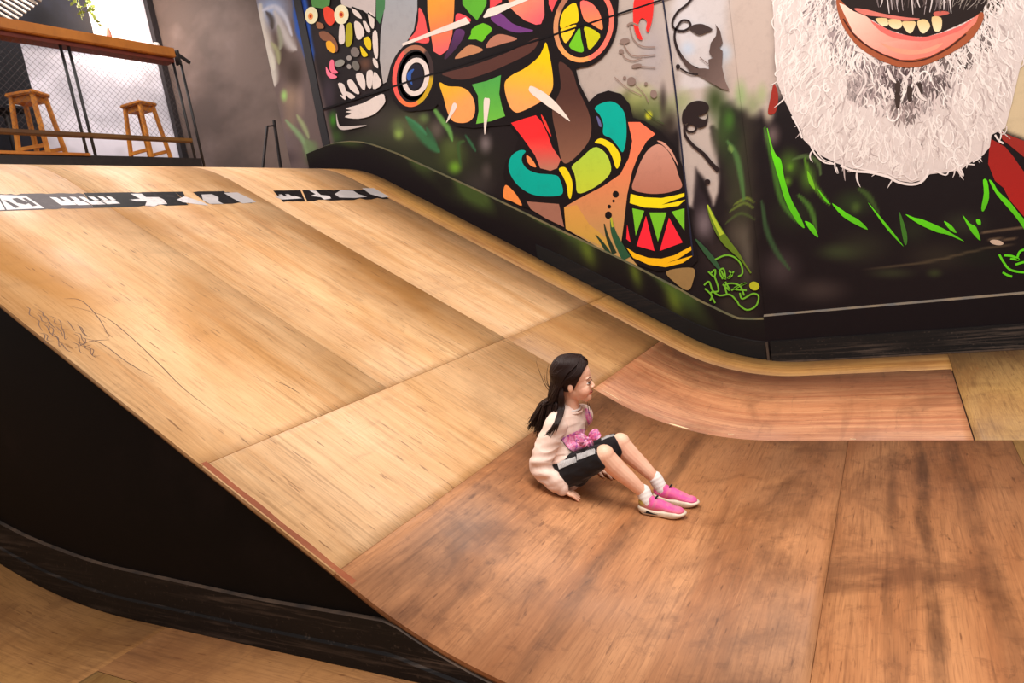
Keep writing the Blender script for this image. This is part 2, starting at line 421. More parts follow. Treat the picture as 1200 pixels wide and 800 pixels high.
bm=bmesh.new();xs=np.linspace(-4.9*S,-.80*S,60);rw=[]
for x in xs: rw.append([bm.verts.new((x,y,z)) for y,z in ((-.4*S,zl(x)-.02),(YN-.002,zl(x)-.02),(YN-.002,-.1),(-.4*S,-.1))])
for i in range(len(xs)-1):
    for k in range(4): bm.faces.new((rw[i][k],rw[i][(k+1)%4],rw[i+1][(k+1)%4],rw[i+1][k]))
bm.faces.new(rw[0]);bm.faces.new(rw[-1]);bmesh.ops.recalc_face_normals(bm,faces=bm.faces)
place(obj('bank_frame',bm,M['gap']),bank)
# closed timber carcass under the big bank
bm=bmesh.new();xs=np.linspace(-4.9*S,-.30*S,80);rw=[]
for x in xs: rw.append([bm.verts.new((x,y,z)) for y,z in ((YN+.034,max(-.02,zs(x)-.032)),(YE-.0,max(-.02,zs(x)-.032)),(YE-.0,-.1),(YN+.034,-.1))])
for i in range(len(xs)-1):
    for k in range(4): bm.faces.new((rw[i][k],rw[i][(k+1)%4],rw[i+1][(k+1)%4],rw[i+1][k]))
bm.faces.new(rw[0]);bm.faces.new(rw[-1]);bmesh.ops.recalc_face_normals(bm,faces=bm.faces)
place(obj('timber_carcass',bm,M['gap']),ramp_o)
# ================================================================ MURAL WALLS
def wproj(x,z,Y=YF):
    vx=np.stack([x,np.full_like(x,Y),z-S],-1)
    d=vx@RZ; return 600+F*(vx@RX)/d, 400+F*(vx@RY)/d
def sdpoly(px,py,P):
    P=np.array(P,float);n=len(P);d=np.full(px.shape,1e18);ins=np.zeros(px.shape,bool)
    for i in range(n):
        a=P[i];b=P[(i+1)%n];e=b-a;wx=px-a[0];wy=py-a[1]
        t=np.clip((wx*e[0]+wy*e[1])/(e@e+1e-9),0,1)
        d=np.minimum(d,(wx-e[0]*t)**2+(wy-e[1]*t)**2)
        c=((a[1]<=py)!=(b[1]<=py))
        with np.errstate(divide='ignore',invalid='ignore'): xi=a[0]+(py-a[1])*e[0]/(e[1] if abs(e[1])>1e-9 else 1e-9)
        ins^=(c&(px<xi))
    d=np.sqrt(d);return np.where(ins,-d,d)
def sdline(px,py,P):
    P=np.array(P,float);d=np.full(px.shape,1e18);tt=np.zeros(px.shape);n=len(P)
    for i in range(n-1):
        a=P[i];b=P[i+1];e=b-a;wx=px-a[0];wy=py-a[1];t=np.clip((wx*e[0]+wy*e[1])/(e@e+1e-9),0,1)
        q=(wx-e[0]*t)**2+(wy-e[1]*t)**2;m=q<d;d=np.where(m,q,d);tt=np.where(m,(i+t)/(n-1),tt)
    return np.sqrt(d),tt
def sm(x): x=np.clip(x,0,1);return x*x*(3-2*x)
def field(px,py):
    col=np.zeros(px.shape+(3,));col[:]=(30,22,24)
    nz=(np.sin(px*.11+py*.07)+np.sin(px*.043-py*.09+1.3)+np.sin(px*.19+py*.21+np.sin(py*.05)*2))/3
    def put(a,c):
        a=np.clip(a,0,1)[...,None];col[:]=col*(1-a)+np.array(c,float)*a
    def P(poly,c,soft=6,al=1.):put(al*sm((soft-sdpoly(px,py,poly)+nz*soft*.4)/(2*soft)),c)
    def B(x,y,rx,ry,c,al=1.,hard=0):
        r=np.sqrt(((px-x)/rx)**2+((py-y)/ry)**2);put(al*sm((1-r)/(1-hard)),c)
    def L(pts,w,c,al=1.,soft=.6,taper=True):
        d,t=sdline(px,py,smooth2(pts));ww=w*(np.sin(np.pi*np.clip(t,.03,1))**.7*.8+.2 if taper else 1)
        put(al*sm((ww*(1+soft)-d)/(ww*2*soft+1e-6)),c)
    # ---- pale backgrounds
    P([(655,-60),(905,-60),(905,150),(862,120),(835,120),(790,150),(760,130),(735,110),(700,150),(680,130),(660,70)],(176,160,152),8)
    P([(784,-60),(860,-60),(852,60),(848,100),(830,108),(800,108),(790,60)],(196,186,186),10)
    P([(853,-60),(912,-60),(915,110),(880,130),(856,110)],(190,170,160),12,.9)
    B(805,30,40,40,(206,200,206),.5);B(806,57,14,14,(176,192,214),.7);B(850,62,14,18,(178,196,216),.6);B(765,60,26,60,(160,150,156),.6)
    B(700,125,60,22,(168,148,138),.6)
    P([(796,108),(842,100),(843,150),(842,226),(836,240),(826,212),(815,196),(813,244),(806,240),(799,190),(795,150)],(182,166,158),3)
    L([(835,150),(852,190),(856,240)],10,(44,34,34),.8);B(812,215,10,30,(176,158,154),.4)
    P([(812,242),(817,212),(830,238),(840,262),(835,290),(822,270)],(44,34,38),3)
    B(825,262,18,30,(128,112,116),.8);B(868,275,22,32,(130,118,104),.55);B(875,300,12,50,(150,140,128),.45)
    # ---- green haze on the light side
    for x,y,rx,ry,c,a in [(745,118,38,26,(150,156,88),.8),(770,130,40,30,(92,104,54),.8),(755,105,16,12,(170,170,120),.5),(800,118,20,22,(140,152,96),.6),(838,118,20,34,(54,66,32),.95),(850,150,22,50,(58,78,38),.95),
        (868,112,12,28,(138,164,104),.8),(882,122,16,24,(120,136,84),.6),(862,180,22,60,(40,52,28),.9),(893,110,10,20,(150,166,110),.6),(760,135,6,8,(186,186,60),1),
        (785,145,16,26,(50,40,34),.9),(777,118,7,30,(52,40,40),.8),(870,235,26,38,(48,58,32),.7),(855,140,10,20,(70,120,40),.6)]: B(x,y,rx,ry,c,a)
    B(760.5,135,5,5.5,(190,190,44),1,.4)
    # ---- dark right wall area, glows of green
    P([(878,150),(893,132),(905,140),(930,120),(1300,150),(1300,500),(700,500),(780,335),(830,365),(884,360)],(26,18,20),8)
    P([(870,130),(884,140),(888,380),(840,380),(850,260)],(70,62,48),10,.45)
    P([(1178,92),(1195,60),(1300,40),(1300,200),(1192,160),(1174,150)],(202,180,146),4)
    B(905,158,14,20,(120,100,98),.8);B(900,135,9,16,(176,160,140),.8)
    for x,y,rx,ry,c,a in [(925,192,20,26,(74,110,34),.8),(947,208,16,26,(70,104,34),.9),(922,213,9,9,(90,140,30),.9),(926,196,6,7,(96,150,28),.7),(1000,238,34,24,(44,58,28),.8),(1003,243,9,10,(84,110,44),.6),
        (930,250,40,30,(40,46,28),.6),(985,295,40,16,(60,72,40),.75),(1010,290,50,30,(50,50,34),.6),(915,315,34,36,(84,70,70),.6),(960,340,50,22,(86,72,66),.5),(1095,320,14,8,(60,70,36),.7),
        (1045,320,40,10,(66,74,44),.5),(1130,262,40,22,(56,60,40),.55),(1100,300,60,26,(58,52,38),.5),(1150,300,46,20,(26,26,20),.7),(1070,270,30,24,(40,44,28),.6),(840,300,30,40,(60,48,46),.6)]: B(x,y,rx,ry,c,a)
    L([(893,235),(898,268),(910,295),(925,315)],3,(56,86,50),.8);L([(896,150),(905,185),(916,235),(937,262)],3.5,(70,120,40),.8)
    L([(935,228),(950,245),(957,272)],3,(70,110,40),.9);L([(930,186),(945,183),(958,190),(962,205)],2.5,(84,108,60),.8);L([(943,185),(950,210),(960,225),(972,240)],3,(84,130,34),.9)
    L([(1005,220),(1018,230),(1030,252)],3,(70,100,40),.7)
    L([(860,240),(875,232),(884,238)],1.6,(120,140,50),.7);L([(855,248),(872,238),(884,245)],1.6,(110,130,50),.7);L([(850,262),(868,250),(886,258)],1.6,(76,96,44),.6)
    L([(852,165),(862,180),(868,205),(872,235)],3.4,(76,112,60),.9);L([(855,170),(858,178)],3,(110,140,70),.9)
    L([(1000,318),(1050,312),(1100,304),(1150,292),(1200,284)],1.4,(96,80,58),.6);L([(1148,272),(1175,270),(1230,262)],1.2,(128,104,80),.7);L([(1150,280),(1200,280)],1.2,(120,96,72),.7)
    # ---- left mural lower area: dark with green sprays
    B(470,150,60,46,(70,70,48),.85);B(500,190,120,60,(52,58,36),.75);B(480,150,34,26,(96,100,66),.6);B(440,140,40,34,(64,58,54),.7);B(467,157,9,10,(150,180,84),.9);B(466,148,12,14,(110,132,74),.5)
    B(390,140,8,16,(62,128,34),.95);B(393,160,16,16,(60,92,40),.8);B(420,165,50,20,(60,66,46),.6);B(530,180,26,30,(76,92,40),.8);B(533,196,12,12,(110,160,44),.9);B(528,170,18,16,(84,96,52),.6)
    B(512,152,14,20,(128,112,104),.55);B(560,215,30,26,(66,58,56),.6);B(569,168,12,18,(132,118,120),.8);B(570,200,10,16,(90,78,76),.6);B(575,110,30,60,(34,25,27),.6)
    B(497,138,10,10,(120,150,80),.6);B(425,100,20,24,(60,44,48),.5);B(385,110,14,40,(70,58,70),.7);B(375,50,20,40,(48,36,40),.8)
    B(400,55,50,60,(34,26,28),.85);B(428,75,14,14,(110,72,54),.8)
    for pts,w,c in [([(507,125),(516,138),(526,152),(530,165)],3.2,(104,160,78)),([(476,137),(490,148),(500,158)],2.6,(64,140,96)),([(500,150),(506,162),(512,172)],3,(50,92,60)),([(545,158),(552,168),(558,178)],1.6,(50,100,66)),([(540,195),(537,170),(545,165)],2,(60,86,44)),
                    ([(478,140),(500,165),(515,178)],5,(56,110,70))]: L(pts,w,c,.9)
    # ---- painted panel left of the post
    q=px-py*.235
    a=sm((356-q)/8)
    col[:]=col*(1-a[...,None])+np.array((104,88,86.))*a[...,None]
    for x,y,rx,ry,c,al in [(320,170,40,60,(112,98,100),.8),(318,10,34,34,(150,166,204),1),(330,60,20,50,(70,54,48),.9),(345,85,16,30,(60,46,40),.9),(340,115,18,26,(150,124,104),.8),(333,112,6,11,(150,190,110),1),
          (340,140,14,24,(140,116,98),.6),(352,120,8,30,(156,130,118),.6),(322,130,14,26,(110,96,90),.5),(365,180,14,20,(92,104,70),.8),(330,185,30,16,(60,48,52),.7)]: B(x,y,rx,ry,c,al)
    for pts,w,c in [([(305,6),(307,30),(313,55),(320,85),(322,100)],6.5,(198,190,180)),([(322,14),(330,32),(340,52),(347,58)],6,(188,180,178)),([(308,12),(322,8),(334,20),(342,42)],3,(196,196,210)),([(318,50),(325,60),(327,75)],3,(150,150,110)),
                    ([(326,30),(329,48),(328,58)],3,(140,140,120)),([(312,14),(318,22),(319,34)],3,(60,50,44)),([(317,60),(321,82)],3,(196,190,176)),
                    ([(335,141),(348,155),(357,168),(363,190)],3,(128,158,112)),([(348,135),(356,148),(362,162)],2.6,(150,160,116)),([(360,165),(368,180)],7,(110,128,90))]: L(pts,w,c,.9,.9)
    P([(338,-60),(352,-60),(362,20),(368,62),(366,80),(356,66),(346,36)],(46,84,170),2.5);L([(346,-20),(352,20),(360,50),(364,72)],2,(96,140,220),.8);L([(351,-20),(357,20),(364,50)],1.2,(30,54,130),.8)
    return np.clip(col,0,255)
def smooth2(P,n=5):
    if len(P)<3:return P
    return [(p.x,p.y) for p in smoothcurve([(a,b,0) for a,b in P],n)]
def srgb_lin(a):
    a=a/255;return np.where(a<=.04045,a/12.92,((a+.055)/1.055)**2.4)
M['mural']=painted('mural_paint')
M['wall_grey']=scuffed('grey_plaster',(106,90,84),(126,112,110),.4,1,1,.75,seed=3)
def gridwall(name,x0,x1,z0,z1,Y,mat,cell=.0115,colfn=None,skew=None):
    nx=int((x1-x0)/cell);nz=int((z1-z0)/cell)
    X,Z=np.meshgrid(np.linspace(x0,x1,nx+1),np.linspace(z0,z1,nz+1),indexing='ij')
    co=np.stack([X,np.full_like(X,Y),Z],-1).reshape(-1,3)
    i=np.arange(nx)[:,None]*(nz+1)+np.arange(nz)[None,:];i=i.ravel()
    fa=np.stack([i,i+nz+1,i+nz+2,i+1],-1)
    me=bpy.data.meshes.new(name);me.vertices.add(len(co));me.vertices.foreach_set('co',co.ravel())
    me.loops.add(fa.size);me.loops.foreach_set('vertex_index',fa.ravel());me.polygons.add(len(fa));me.polygons.foreach_set('loop_start',np.arange(0,fa.size,4))
    me.update();me.validate()
    o=link(me,name,mat)
    px,py=wproj(X,Z,Y);c=srgb_lin(colfn(px,py)).reshape(-1,3)
    at=me.color_attributes.new('paint','FLOAT_COLOR','POINT');at.data.foreach_set('color',np.concatenate([c,np.ones((len(c),1))],1).ravel())
    return o
XP0=atY(300,0,YF).x; XP1=atY(383,163,YF).x; XC=-.728*S; XE=2.3*S; ZT=4.75
XG0=atY(360,40,YF).x
wb=tag(gridwall('wall_back',XP0,XC,.0,ZT,YF,M['mural'],colfn=field),kind='structure')
wr=tag(gridwall('wall_right',XC,XE,.0,ZT,YF-.012,M['mural'],cell=.014,colfn=field),kind='structure')
# ---- crisp shapes of the mural, layered paint films
class Film:
    def __init__(s,off,step=8e-6):
        s.cnt=0;s.step=step
        s.bm=bmesh.new();s.L=s.bm.loops.layers.float_color.new('paint');s.off=off
    def pt(s,x,y,k=0):return atY(x,y,YF-.012-s.off-k)
    def poly(s,P,c,smooth=True,c2=None,g=None,k=0,n=5):
        s.cnt+=1;k+=s.cnt*s.step
        if smooth:P=[(p.x,p.y) for p in smoothcurve([(a,b,0) for a,b in P],n,True)]
        vs=[s.bm.verts.new(s.pt(x,y,k)) for x,y in P]
        if c2 is not None:
            g=g or ((0,min(y for x,y in P)),(0,max(y for x,y in P)))
            dx,dy=g[1][0]-g[0][0],g[1][1]-g[0][1];q=dx*dx+dy*dy
        cols=[]
        for x,y in P:
            if c2 is None:cc=c
            else:
                t=max(0,min(1,((x-g[0][0])*dx+(y-g[0][1])*dy)/q));cc=tuple(c[i]*(1-t)+c2[i]*t for i in range(3))
            cols.append((*lin(cc),1))
        for tri in tessellate_polygon([[v.co for v in vs]]):
            try:f=s.bm.faces.new([vs[i] for i in tri])
            except ValueError:continue
            for l,i in zip(f.loops,tri):l[s.L]=cols[i]
            f.normal_update()
            if f.normal.y>0:f.normal_flip()
    def stroke(s,P,w,c,k=0,n=6,prof=None):
        s.cnt+=1;k+=s.cnt*s.step
        P=[(p.x,p.y) for p in smoothcurve([(a,b,0) for a,b in P],n)] if len(P)>2 else P
        m=len(P);out=[];w=w if callable(w) else (lambda t,w=w:w)
        for i,(x,y) in enumerate(P):
            a=P[max(i-1,0)];b=P[min(i+1,m-1)];dx,dy=b[0]-a[0],b[1]-a[1];q=math.hypot(dx,dy) or 1;ww=w(i/(m-1))/2
            out.append(((x-dy/q*ww,y+dx/q*ww),(x+dy/q*ww,y-dx/q*ww)))
        vs=[(s.bm.verts.new(s.pt(*a,k)),s.bm.verts.new(s.pt(*b,k))) for a,b in out]
        col=(*lin(c),1)
        for i in range(m-1):
            try:f=s.bm.faces.new((vs[i][0],vs[i][1],vs[i+1][1],vs[i+1][0]))
            except ValueError:continue
            for l in f.loops:l[s.L]=col
            f.normal_update()
            if f.normal.y>0:f.normal_flip()
    def ell(s,cx,cy,rx,ry,c,rot=0,c2=None,k=0,n=36,a0=0,a1=360):
        P=[]
        for i in range(n):
            a=math.radians(a0+(a1-a0)*i/(n if a1-a0>=360 else n-1));x=rx*math.cos(a);y=ry*math.sin(a);r=math.radians(rot)
            P.append((cx+x*math.cos(r)-y*math.sin(r),cy+x*math.sin(r)+y*math.cos(r)))
        s.poly(P,c,False,c2,k=k)
    def ring(s,cx,cy,rx,ry,t,cf,rot=0,k=0,n=48):
        r=math.radians(rot);vs=[];cols=[]
        for i in range(n):
            a=2*math.pi*i/n;row=[]
            for q in (0,t):
                x=(rx-q)*math.cos(a);y=(ry-q)*math.sin(a);row.append(s.bm.verts.new(s.pt(cx+x*math.cos(r)-y*math.sin(r),cy+x*math.sin(r)+y*math.cos(r),k)))
            vs.append(row);cols.append((*lin(cf(math.degrees(a)) if callable(cf) else cf),1))
        for i in range(n):
            j=(i+1)%n;f=s.bm.faces.new((vs[i][0],vs[i][1],vs[j][1],vs[j][0]))
            for l,cc in zip(f.loops,(cols[i],cols[i],cols[j],cols[j])):l[s.L]=cc
            f.normal_update()
            if f.normal.y>0:f.normal_flip()
    def done(s,name,par,lab=None):
        o=obj(name,s.bm,M['mural'],par)
        if lab:o['label']=lab
        return o
K=(24,16,18)
f=Film(.001)
# figure silhouette
f.poly([(455,-45),(724,-45),(725,0),(723,28),(715,50),(702,66),(690,77),(675,81),(679,98),(690,119),(700,110),(713,106),(728,110),(738,122),(742,138),(756,142),(772,153),(790,172),(800,195),(806,240),(812,270),(818,305),(806,317),(790,316),(770,318),(742,308),(733,290),(731,262),(728,250),(715,262),(690,268),(665,255),(655,262),(640,250),(612,242),(596,225),(590,205),(592,190),(603,176),(608,160),(598,146),(575,148),(555,150),(535,148),(522,140),(513,122),(508,128),(490,130),(470,125),(458,108),(452,96),(446,72),(443,40),(446,10)],K,False,k=-.0005)
f.poly([(736,143),(750,143),(768,157),(758,165),(748,182),(741,200),(735,228),(731,262),(728,284),(735,297),(748,312),(700,289),(663,268),(661,243),(676,234),(707,218),(727,204),(737,185),(741,165)],(246,116,84),False,(186,146,90),((0,150),(0,285)))
f.poly([(661,243),(676,240),(690,262),(712,280),(716,292),(700,286),(663,268)],(214,150,74),False,(196,156,70),k=.0003)
f.poly([(722,160),(728,150),(742,144),(750,150),(745,165),(740,180)],K,True,k=-.0004)
f.poly([(617,236),(655,239),(661,266),(640,256),(622,245)],(158,106,88),False)
f.poly([(592,217),(600,222),(609,234),(611,241),(600,236),(590,231)],(240,140,70),True)
f.poly([(455,-45),(489,-45),(489,12),(485,35),(476,50),(466,62),(458,76),(453,96),(449,98),(445,70),(446,40),(450,12)],(158,164,174),False,(170,160,158))
f.poly([(440,-45),(453,-45),(451,10),(445,28),(441,22)],(70,124,78),False)
f.poly([(491,9),(497,18),(500,32),(502,50),(480,47),(486,38),(490,25)],(236,84,84),True)
f.poly([(500,-45),(534,-45),(532,15),(530,40),(525,58),(516,65),(508,60),(505,40),(501,15)],(232,170,44),False,(244,98,104),((505,-5),(525,60)))
f.poly([(541,-45),(572,-45),(570,5),(565,15),(559,24),(550,15),(542,5)],(92,172,48),False)
f.poly([(575,-45),(590,-45),(588,2),(574,11)],(232,74,80),False);f.poly([(534,18),(540,16),(552,24),(536,32)],(232,74,84),True)
f.poly([(553,34),(566,27),(577,34),(570,42),(565,49),(558,46),(549,46),(552,40)],(104,190,34),True,n=2)
f.poly([(575,22),(582,14),(590,18),(600,27),(612,32),(625,36),(605,38),(588,32)],(112,58,124),True)
f.poly([(534,35),(544,36),(543,44),(535,56),(523,69),(521,66),(528,52)],(96,50,104),True,(60,36,60))
f.poly([(590,-45),(636,-45),(638,18),(634,28),(628,29),(615,24),(605,16),(597,8)],(240,160,110),False,(246,92,104),((600,-10),(632,28)))
f.poly([(643,-45),(656,-45),(653,3),(647,14),(643,5)],(232,78,84),False)
f.poly([(570,56),(575,45),(585,40),(597,42),(606,46),(590,51)],(178,116,94),True,n=3)
f.poly([(533,69),(540,60),(549,53),(558,54),(566,59),(550,65)],(190,130,92),True,n=3)
f.poly([(519,86),(545,79),(570,71),(600,59),(630,44),(628,55),(618,64),(600,73),(575,84),(550,92),(535,93),(525,90)],(84,50,44),True)
f.poly([(655,73),(670,83),(677,103),(690,132),(693,153),(687,170),(667,190),(658,187),(653,163),(648,140),(648,125),(657,103)],(78,48,42),True,(136,92,72),((0,110),(0,190)))
f.poly([(640,50),(645,70),(648,92),(647,105),(640,115),(625,124),(610,131),(603,131),(597,124),(592,108),(592,96),(600,88),(615,80),(630,68),(636,58)],(240,196,6),True,(250,164,96),((625,65),(620,118)))
f.poly([(515,97),(525,101),(540,102),(550,108),(556,120),(556,134),(550,142),(540,144),(530,141),(524,130),(520,115)],(240,180,34),True,(252,160,92),((520,98),(535,125)))
f.poly([(553,99),(570,95),(587,88),(585,110),(588,124),(592,136),(575,142),(558,145),(561,130),(560,112)],(74,160,74),False,(110,186,64))
f.poly([(599,144),(614,139),(628,135),(635,143),(642,158),(647,172),(657,187),(653,197),(645,200),(633,197),(627,182),(613,162)],(250,44,48),False,(184,116,96),((0,160),(0,196)))
f.poly([(634,134),(640,143),(646,160),(638,146)],(250,60,50),True)
teal=(0,166,150)
f.poly([(609,176),(616,177),(612,183),(612,190),(618,198),(630,203),(650,205),(656,210),(659,227),(640,230),(622,227),(607,217),(598,204),(596,192),(600,182)],teal,True)
f.poly([(617,182),(622,185),(627,192),(628,196),(622,194),(618,189)],(246,140,80),True)
f.poly([(655,198),(662,196),(668,205),(671,217),(669,232),(666,230),(664,217),(660,207)],(236,208,22),True)
f.poly([(670,195),(680,186),(695,173),(705,175),(713,185),(716,200),(707,212),(690,223),(677,226),(675,213),(673,203)],(170,200,66),True,(192,204,54),((690,175),(690,225)),n=3)
f.poly([(697,167),(704,162),(717,168),(725,178),(727.5,187),(724,197),(721,195),(718,185),(712,174),(705,169)],(236,208,22),True)
f.poly([(697,127),(705,121),(717,119),(727,125),(733,137),(734,160),(730,178),(723,170),(716,162),(707,157),(707,145),(703,135)],teal,True)
f.poly([(699,136),(703,140),(705,148),(702,147)],(96,96,140),True)
f.poly([(741,221),(745,205),(752,187),(761,174),(772,169),(782,176),(790,190),(795,205),(799,219),(785,225),(770,227),(755,226)],(200,142,124),True,(176,112,92))
f.poly([(770,165),(778,167),(788,178),(795,195),(786,180),(778,171)],(206,146,126),True,k=.0006)
f.poly([(739,227),(755,231),(775,232),(790,229),(802,226),(802,230),(788,235),(775,240),(790,237),(803,234),(795,241),(775,244),(755,243),(738,238)],(240,216,20),False)
for t in [[(741,244),(755,247),(745,276)],[(761,249),(781,249),(771,283)],[(787,248),(802,244),(802,270)]]:f.poly(t,(116,190,40),False)
for t in [[(757,253),(767,294),(746,288)],[(784,255),(800,284),(773,294)],[(735,263),(739,284),(734,280)]]:f.poly(t,(250,42,58),False)
f.poly([(734,290),(745,297),(760,302),(775,303),(790,299),(811,288),(812,292),(795,303),(782,308),(813,299),(800,308),(780,313),(760,310),(742,302)],(246,184,20),False)
f.poly([(781,318),(812,314),(812,330),(806,340),(792,332)],(150,118,74),True)
for x,y,r in [(721.5,227.5,3.6),(719,235.5,1.6),(714,242,2.1),(713,252,4)]:f.ell(x,y,r,r*1.1,K,k=.0008)
# ear ring and peace ring
f.ell(484,90,28,41,K,8)
f.ring(484,89,24,36.5,5,lambda a:(246,120,70) if 60<a<120 else ((200,160,30) if a<=60 else ((244,92,84) if a<230 else ((170,110,84) if a<300 else (60,44,44)))),8,k=.0006)
f.ring(486,89,19,29,4,(70,62,70),8,k=.0004);f.ring(487,90,16,22.5,5.5,(226,210,204),8,k=.0008);f.ell(486,90,10,15,(30,26,40),8,k=.001)
f.stroke([(485,81),(480,86),(479.5,92),(483,99)],lambda t:1+4*math.sin(math.pi*t),(50,90,170),k=.0016)
f.ell(684,28,39.5,52,K,12)
f.ring(684,28,35,45.5,5.5,lambda a:(246,160,90) if 60<a<130 else ((206,140,96) if a<190 and a>90 else ((170,110,84) if 180<=a<290 else (250,112,96))),12,k=.0006)
yl=(236,196,20)
f.poly([(675,4),(678,24),(670,28),(657,33),(658,18),(665,8)],yl,True,k=.001,n=3);f.poly([(675,29),(672,38),(664,50),(660,47),(657,35),(664,32)],yl,True,(250,196,60),k=.001,n=3)
f.poly([(680,2),(692,3),(702,14),(706,28),(705,35),(693,28),(684,22)],(252,104,100),True,(250,140,80),k=.001,n=3)
f.poly([(685,31),(703,40),(698,51),(690,58),(687,45)],(196,192,20),True,k=.001,n=3);f.poly([(679,33),(681,45),(684,60),(675,60),(667,54),(672,44)],(110,190,34),True,k=.001,n=3)
# panel joint across the painting, vertical joint
f.stroke([(378,128),(775,0)],2.2,(18,12,16),k=.0028);f.stroke([(775,0),(850,-24)],2.0,(60,40,44),k=.0028)
f.stroke([(768,-50),(777,0),(790,95),(802,205),(812,300)],lambda t:2.0,(36,36,54),k=.0026)
# white rays
W=(234,216,206)
f.poly([(471,51),(505,37),(535,25),(546,20),(551,27),(535,33),(505,42),(472,54)],W,False,k=.003)
f.poly([(566,20),(572,10),(600,2),(626,-8),(634,-6),(600,8),(580,18),(568,21)],W,False,k=.003)
f.poly([(620,103),(624,101),(640,110),(655,124),(668,142),(655,133),(640,123),(622,109)],W,True,k=.003)
f.poly([(567,117),(571,115),(574,118),(571,140),(568,158),(567,140)],W,True,k=.003);f.poly([(531,121),(535,122),(534,128),(523,144),(527,132)],W,True,k=.003)
for cx,cy,r in [(655,131,9),(568,166,4),(523,147,4)]:
    pass
# creature on the left
w2=(222,206,200)
f.poly([(392,-45),(441,-45),(440,20),(436,20),(425,12),(410,9),(400,5)],(198,184,182),False)
for t in [[(398,30),(403,30),(404,48),(400,52),(397,48)],[(415,26),(422,27),(427,38),(424,45),(418,45)],[(425,25),(431,27),(434,37),(430,37)],[(431,14),(438,18),(438,33),(434,30)],[(412,10),(420,14),(424,22),(416,18)],[(437,38),(442,38),(443,65),(440,68),(437,55)],[(437,68),(442,72),(443,80),(438,76)],
          [(396,98),(403,99),(406,112),(402,112)],[(407,95),(413,94),(421,108),(418,110),(410,104)],[(417,87),(424,86),(428,95),(427,106),(420,98)],[(430,84),(437,84),(435,103),(430,100)],[(438,85),(443,88),(447,99),(437,104)],[(406,107),(416,113),(412,116),(407,113)],[(398,111),(405,114),(404,117)],
          [(405,127),(425,121),(447,110),(451,115),(450,122),(438,134),(420,139),(404,137),(412,133),(405,131),(412,129)]]:f.poly(t,w2,True,k=.001,n=3)
f.poly([(394,132),(397,145),(403,148),(430,146.5),(412,151),(400,152),(395,146)],(198,184,180),True,k=.001,n=3)
f.poly([(406,30),(412,28),(413,45),(410,54),(405,52)],(172,160,24),True,k=.001);f.poly([(426,46),(432,43),(435,50),(434,59),(429,55)],(226,194,24),True,k=.001);f.poly([(422,54),(428,60),(431,65),(425,66)],(226,194,20),True,k=.001)
f.poly([(374,38),(382,37),(392,45),(396,56),(393,61),(385,50),(377,46)],(132,84,62),True,k=.001);f.poly([(382,50),(387,48),(393,56),(391,62),(384,58)],(234,166,40),True,k=.0016)
f.poly([(371,26),(378,28),(379,33),(372,33)],(150,96,66),True,k=.001)
f.poly([(379,10),(385,8),(392,15),(392,25),(387,30),(381,24)],(232,72,50),True,k=.001)
f.poly([(356,-45),(392,-45),(386,6),(378,10),(366,8)],(84,140,74),False,k=.001)
f.ell(365,18,7.5,10,(236,226,186),k=.0016);f.ell(364,19,3,4,(236,150,80),k=.002);f.ell(364,19,1.4,2,(180,40,30),k=.0024)
f.ell(400,17,8.5,11.5,(236,226,190),k=.0016);f.ell(400,17,3,4,(236,150,80),k=.002);f.ell(400,17,1.6,2.2,(180,40,30),k=.0024)
f.poly([(387,71),(391,71),(392,80),(396,85),(390,86),(386,80)],(244,110,136),True,k=.001);f.poly([(382,78),(386,84),(395,90),(388,92),(383,87)],(244,120,146),True,k=.001)
for x,y,rx,ry,c in [(398,74,6,4,(140,136,128)),(416,61,5,6,(120,108,104)),(409,68,3,3,(150,140,136)),(409,78,2.5,3,(150,140,136)),(417,77,4,6,(110,104,98))]:f.ell(x,y,rx,ry,c,-20,k=.001)
for P_ in [[(412,8),(424,14),(430,26),(436,36)],[(431,15),(440,22)],[(424,44),(436,40)]]:f.stroke(P_,1.6,K,k=.0026)
# flame-like red mark, brown wisps
f.poly([(745,-6),(764,-6),(765,18),(760,37),(757,34),(758,25),(752,21),(748,28),(750,38),(753,46),(747,44),(742,25)],(250,44,40),True,k=.001,n=3)
for P_,w in [([(738,30),(742,45),(752,54),(768,55)],1.3),([(731,52),(738,63),(748,66),(768,64)],1.3),([(728,60),(733,68),(742,71),(752,68)],1.2),([(742,77),(752,78),(768,79)],1.3),([(720,90),(735,103),(752,112)],.9),([(745,100),(755,110),(760,120)],.9),([(735,30),(740,27),(748,30)],2.4)]:f.stroke(P_,w,(140,114,104),k=.001)
for x,y,rx,ry in [(732,48,6,3.4),(728,60,3,2.6),(746,77,6,2.4),(740,95,5,5),(732,91,2,2),(766,110,4,5),(757,98,2,2)]:f.ell(x,y,rx,ry,(134,112,104),-10,k=.001)
# black vine with curls
V=(40,28,28)
f.stroke([(818,-12),(806,4),(794,14),(788,26),(791,34),(801,36),(809,31),(807,25),(800,24),(795,29),(791,37),(791,48),(796,62),(806,75),(818,82)],lambda t:2.6+2.2*max(0,t-.75)*4,V,k=.001)
f.poly([(808,33),(813,29),(822,28),(830,31),(835,35),(828,38),(820,41),(813,38)],(62,48,46),True,k=.0014)
f.poly([(797,62),(806,72),(816,80),(826,80),(831,81),(830,70),(835,68),(831,61),(833,50),(839,42),(840,34),(838,28),(844,36),(847,50),(843,56),(847,60),(846,78),(850,95),(855,106),(846,104),(835,98),(822,90),(808,83),(800,72)],(66,50,46),False,(120,98,92),((800,60),(850,100)),k=.001)
f.stroke([(797,80),(808,86),(818,87)],2,V,k=.0014);f.ell(794.5,78,2.6,3,V,k=.0014);f.stroke([(820,67),(826,72),(830,75)],1,(120,100,96),k=.0014)
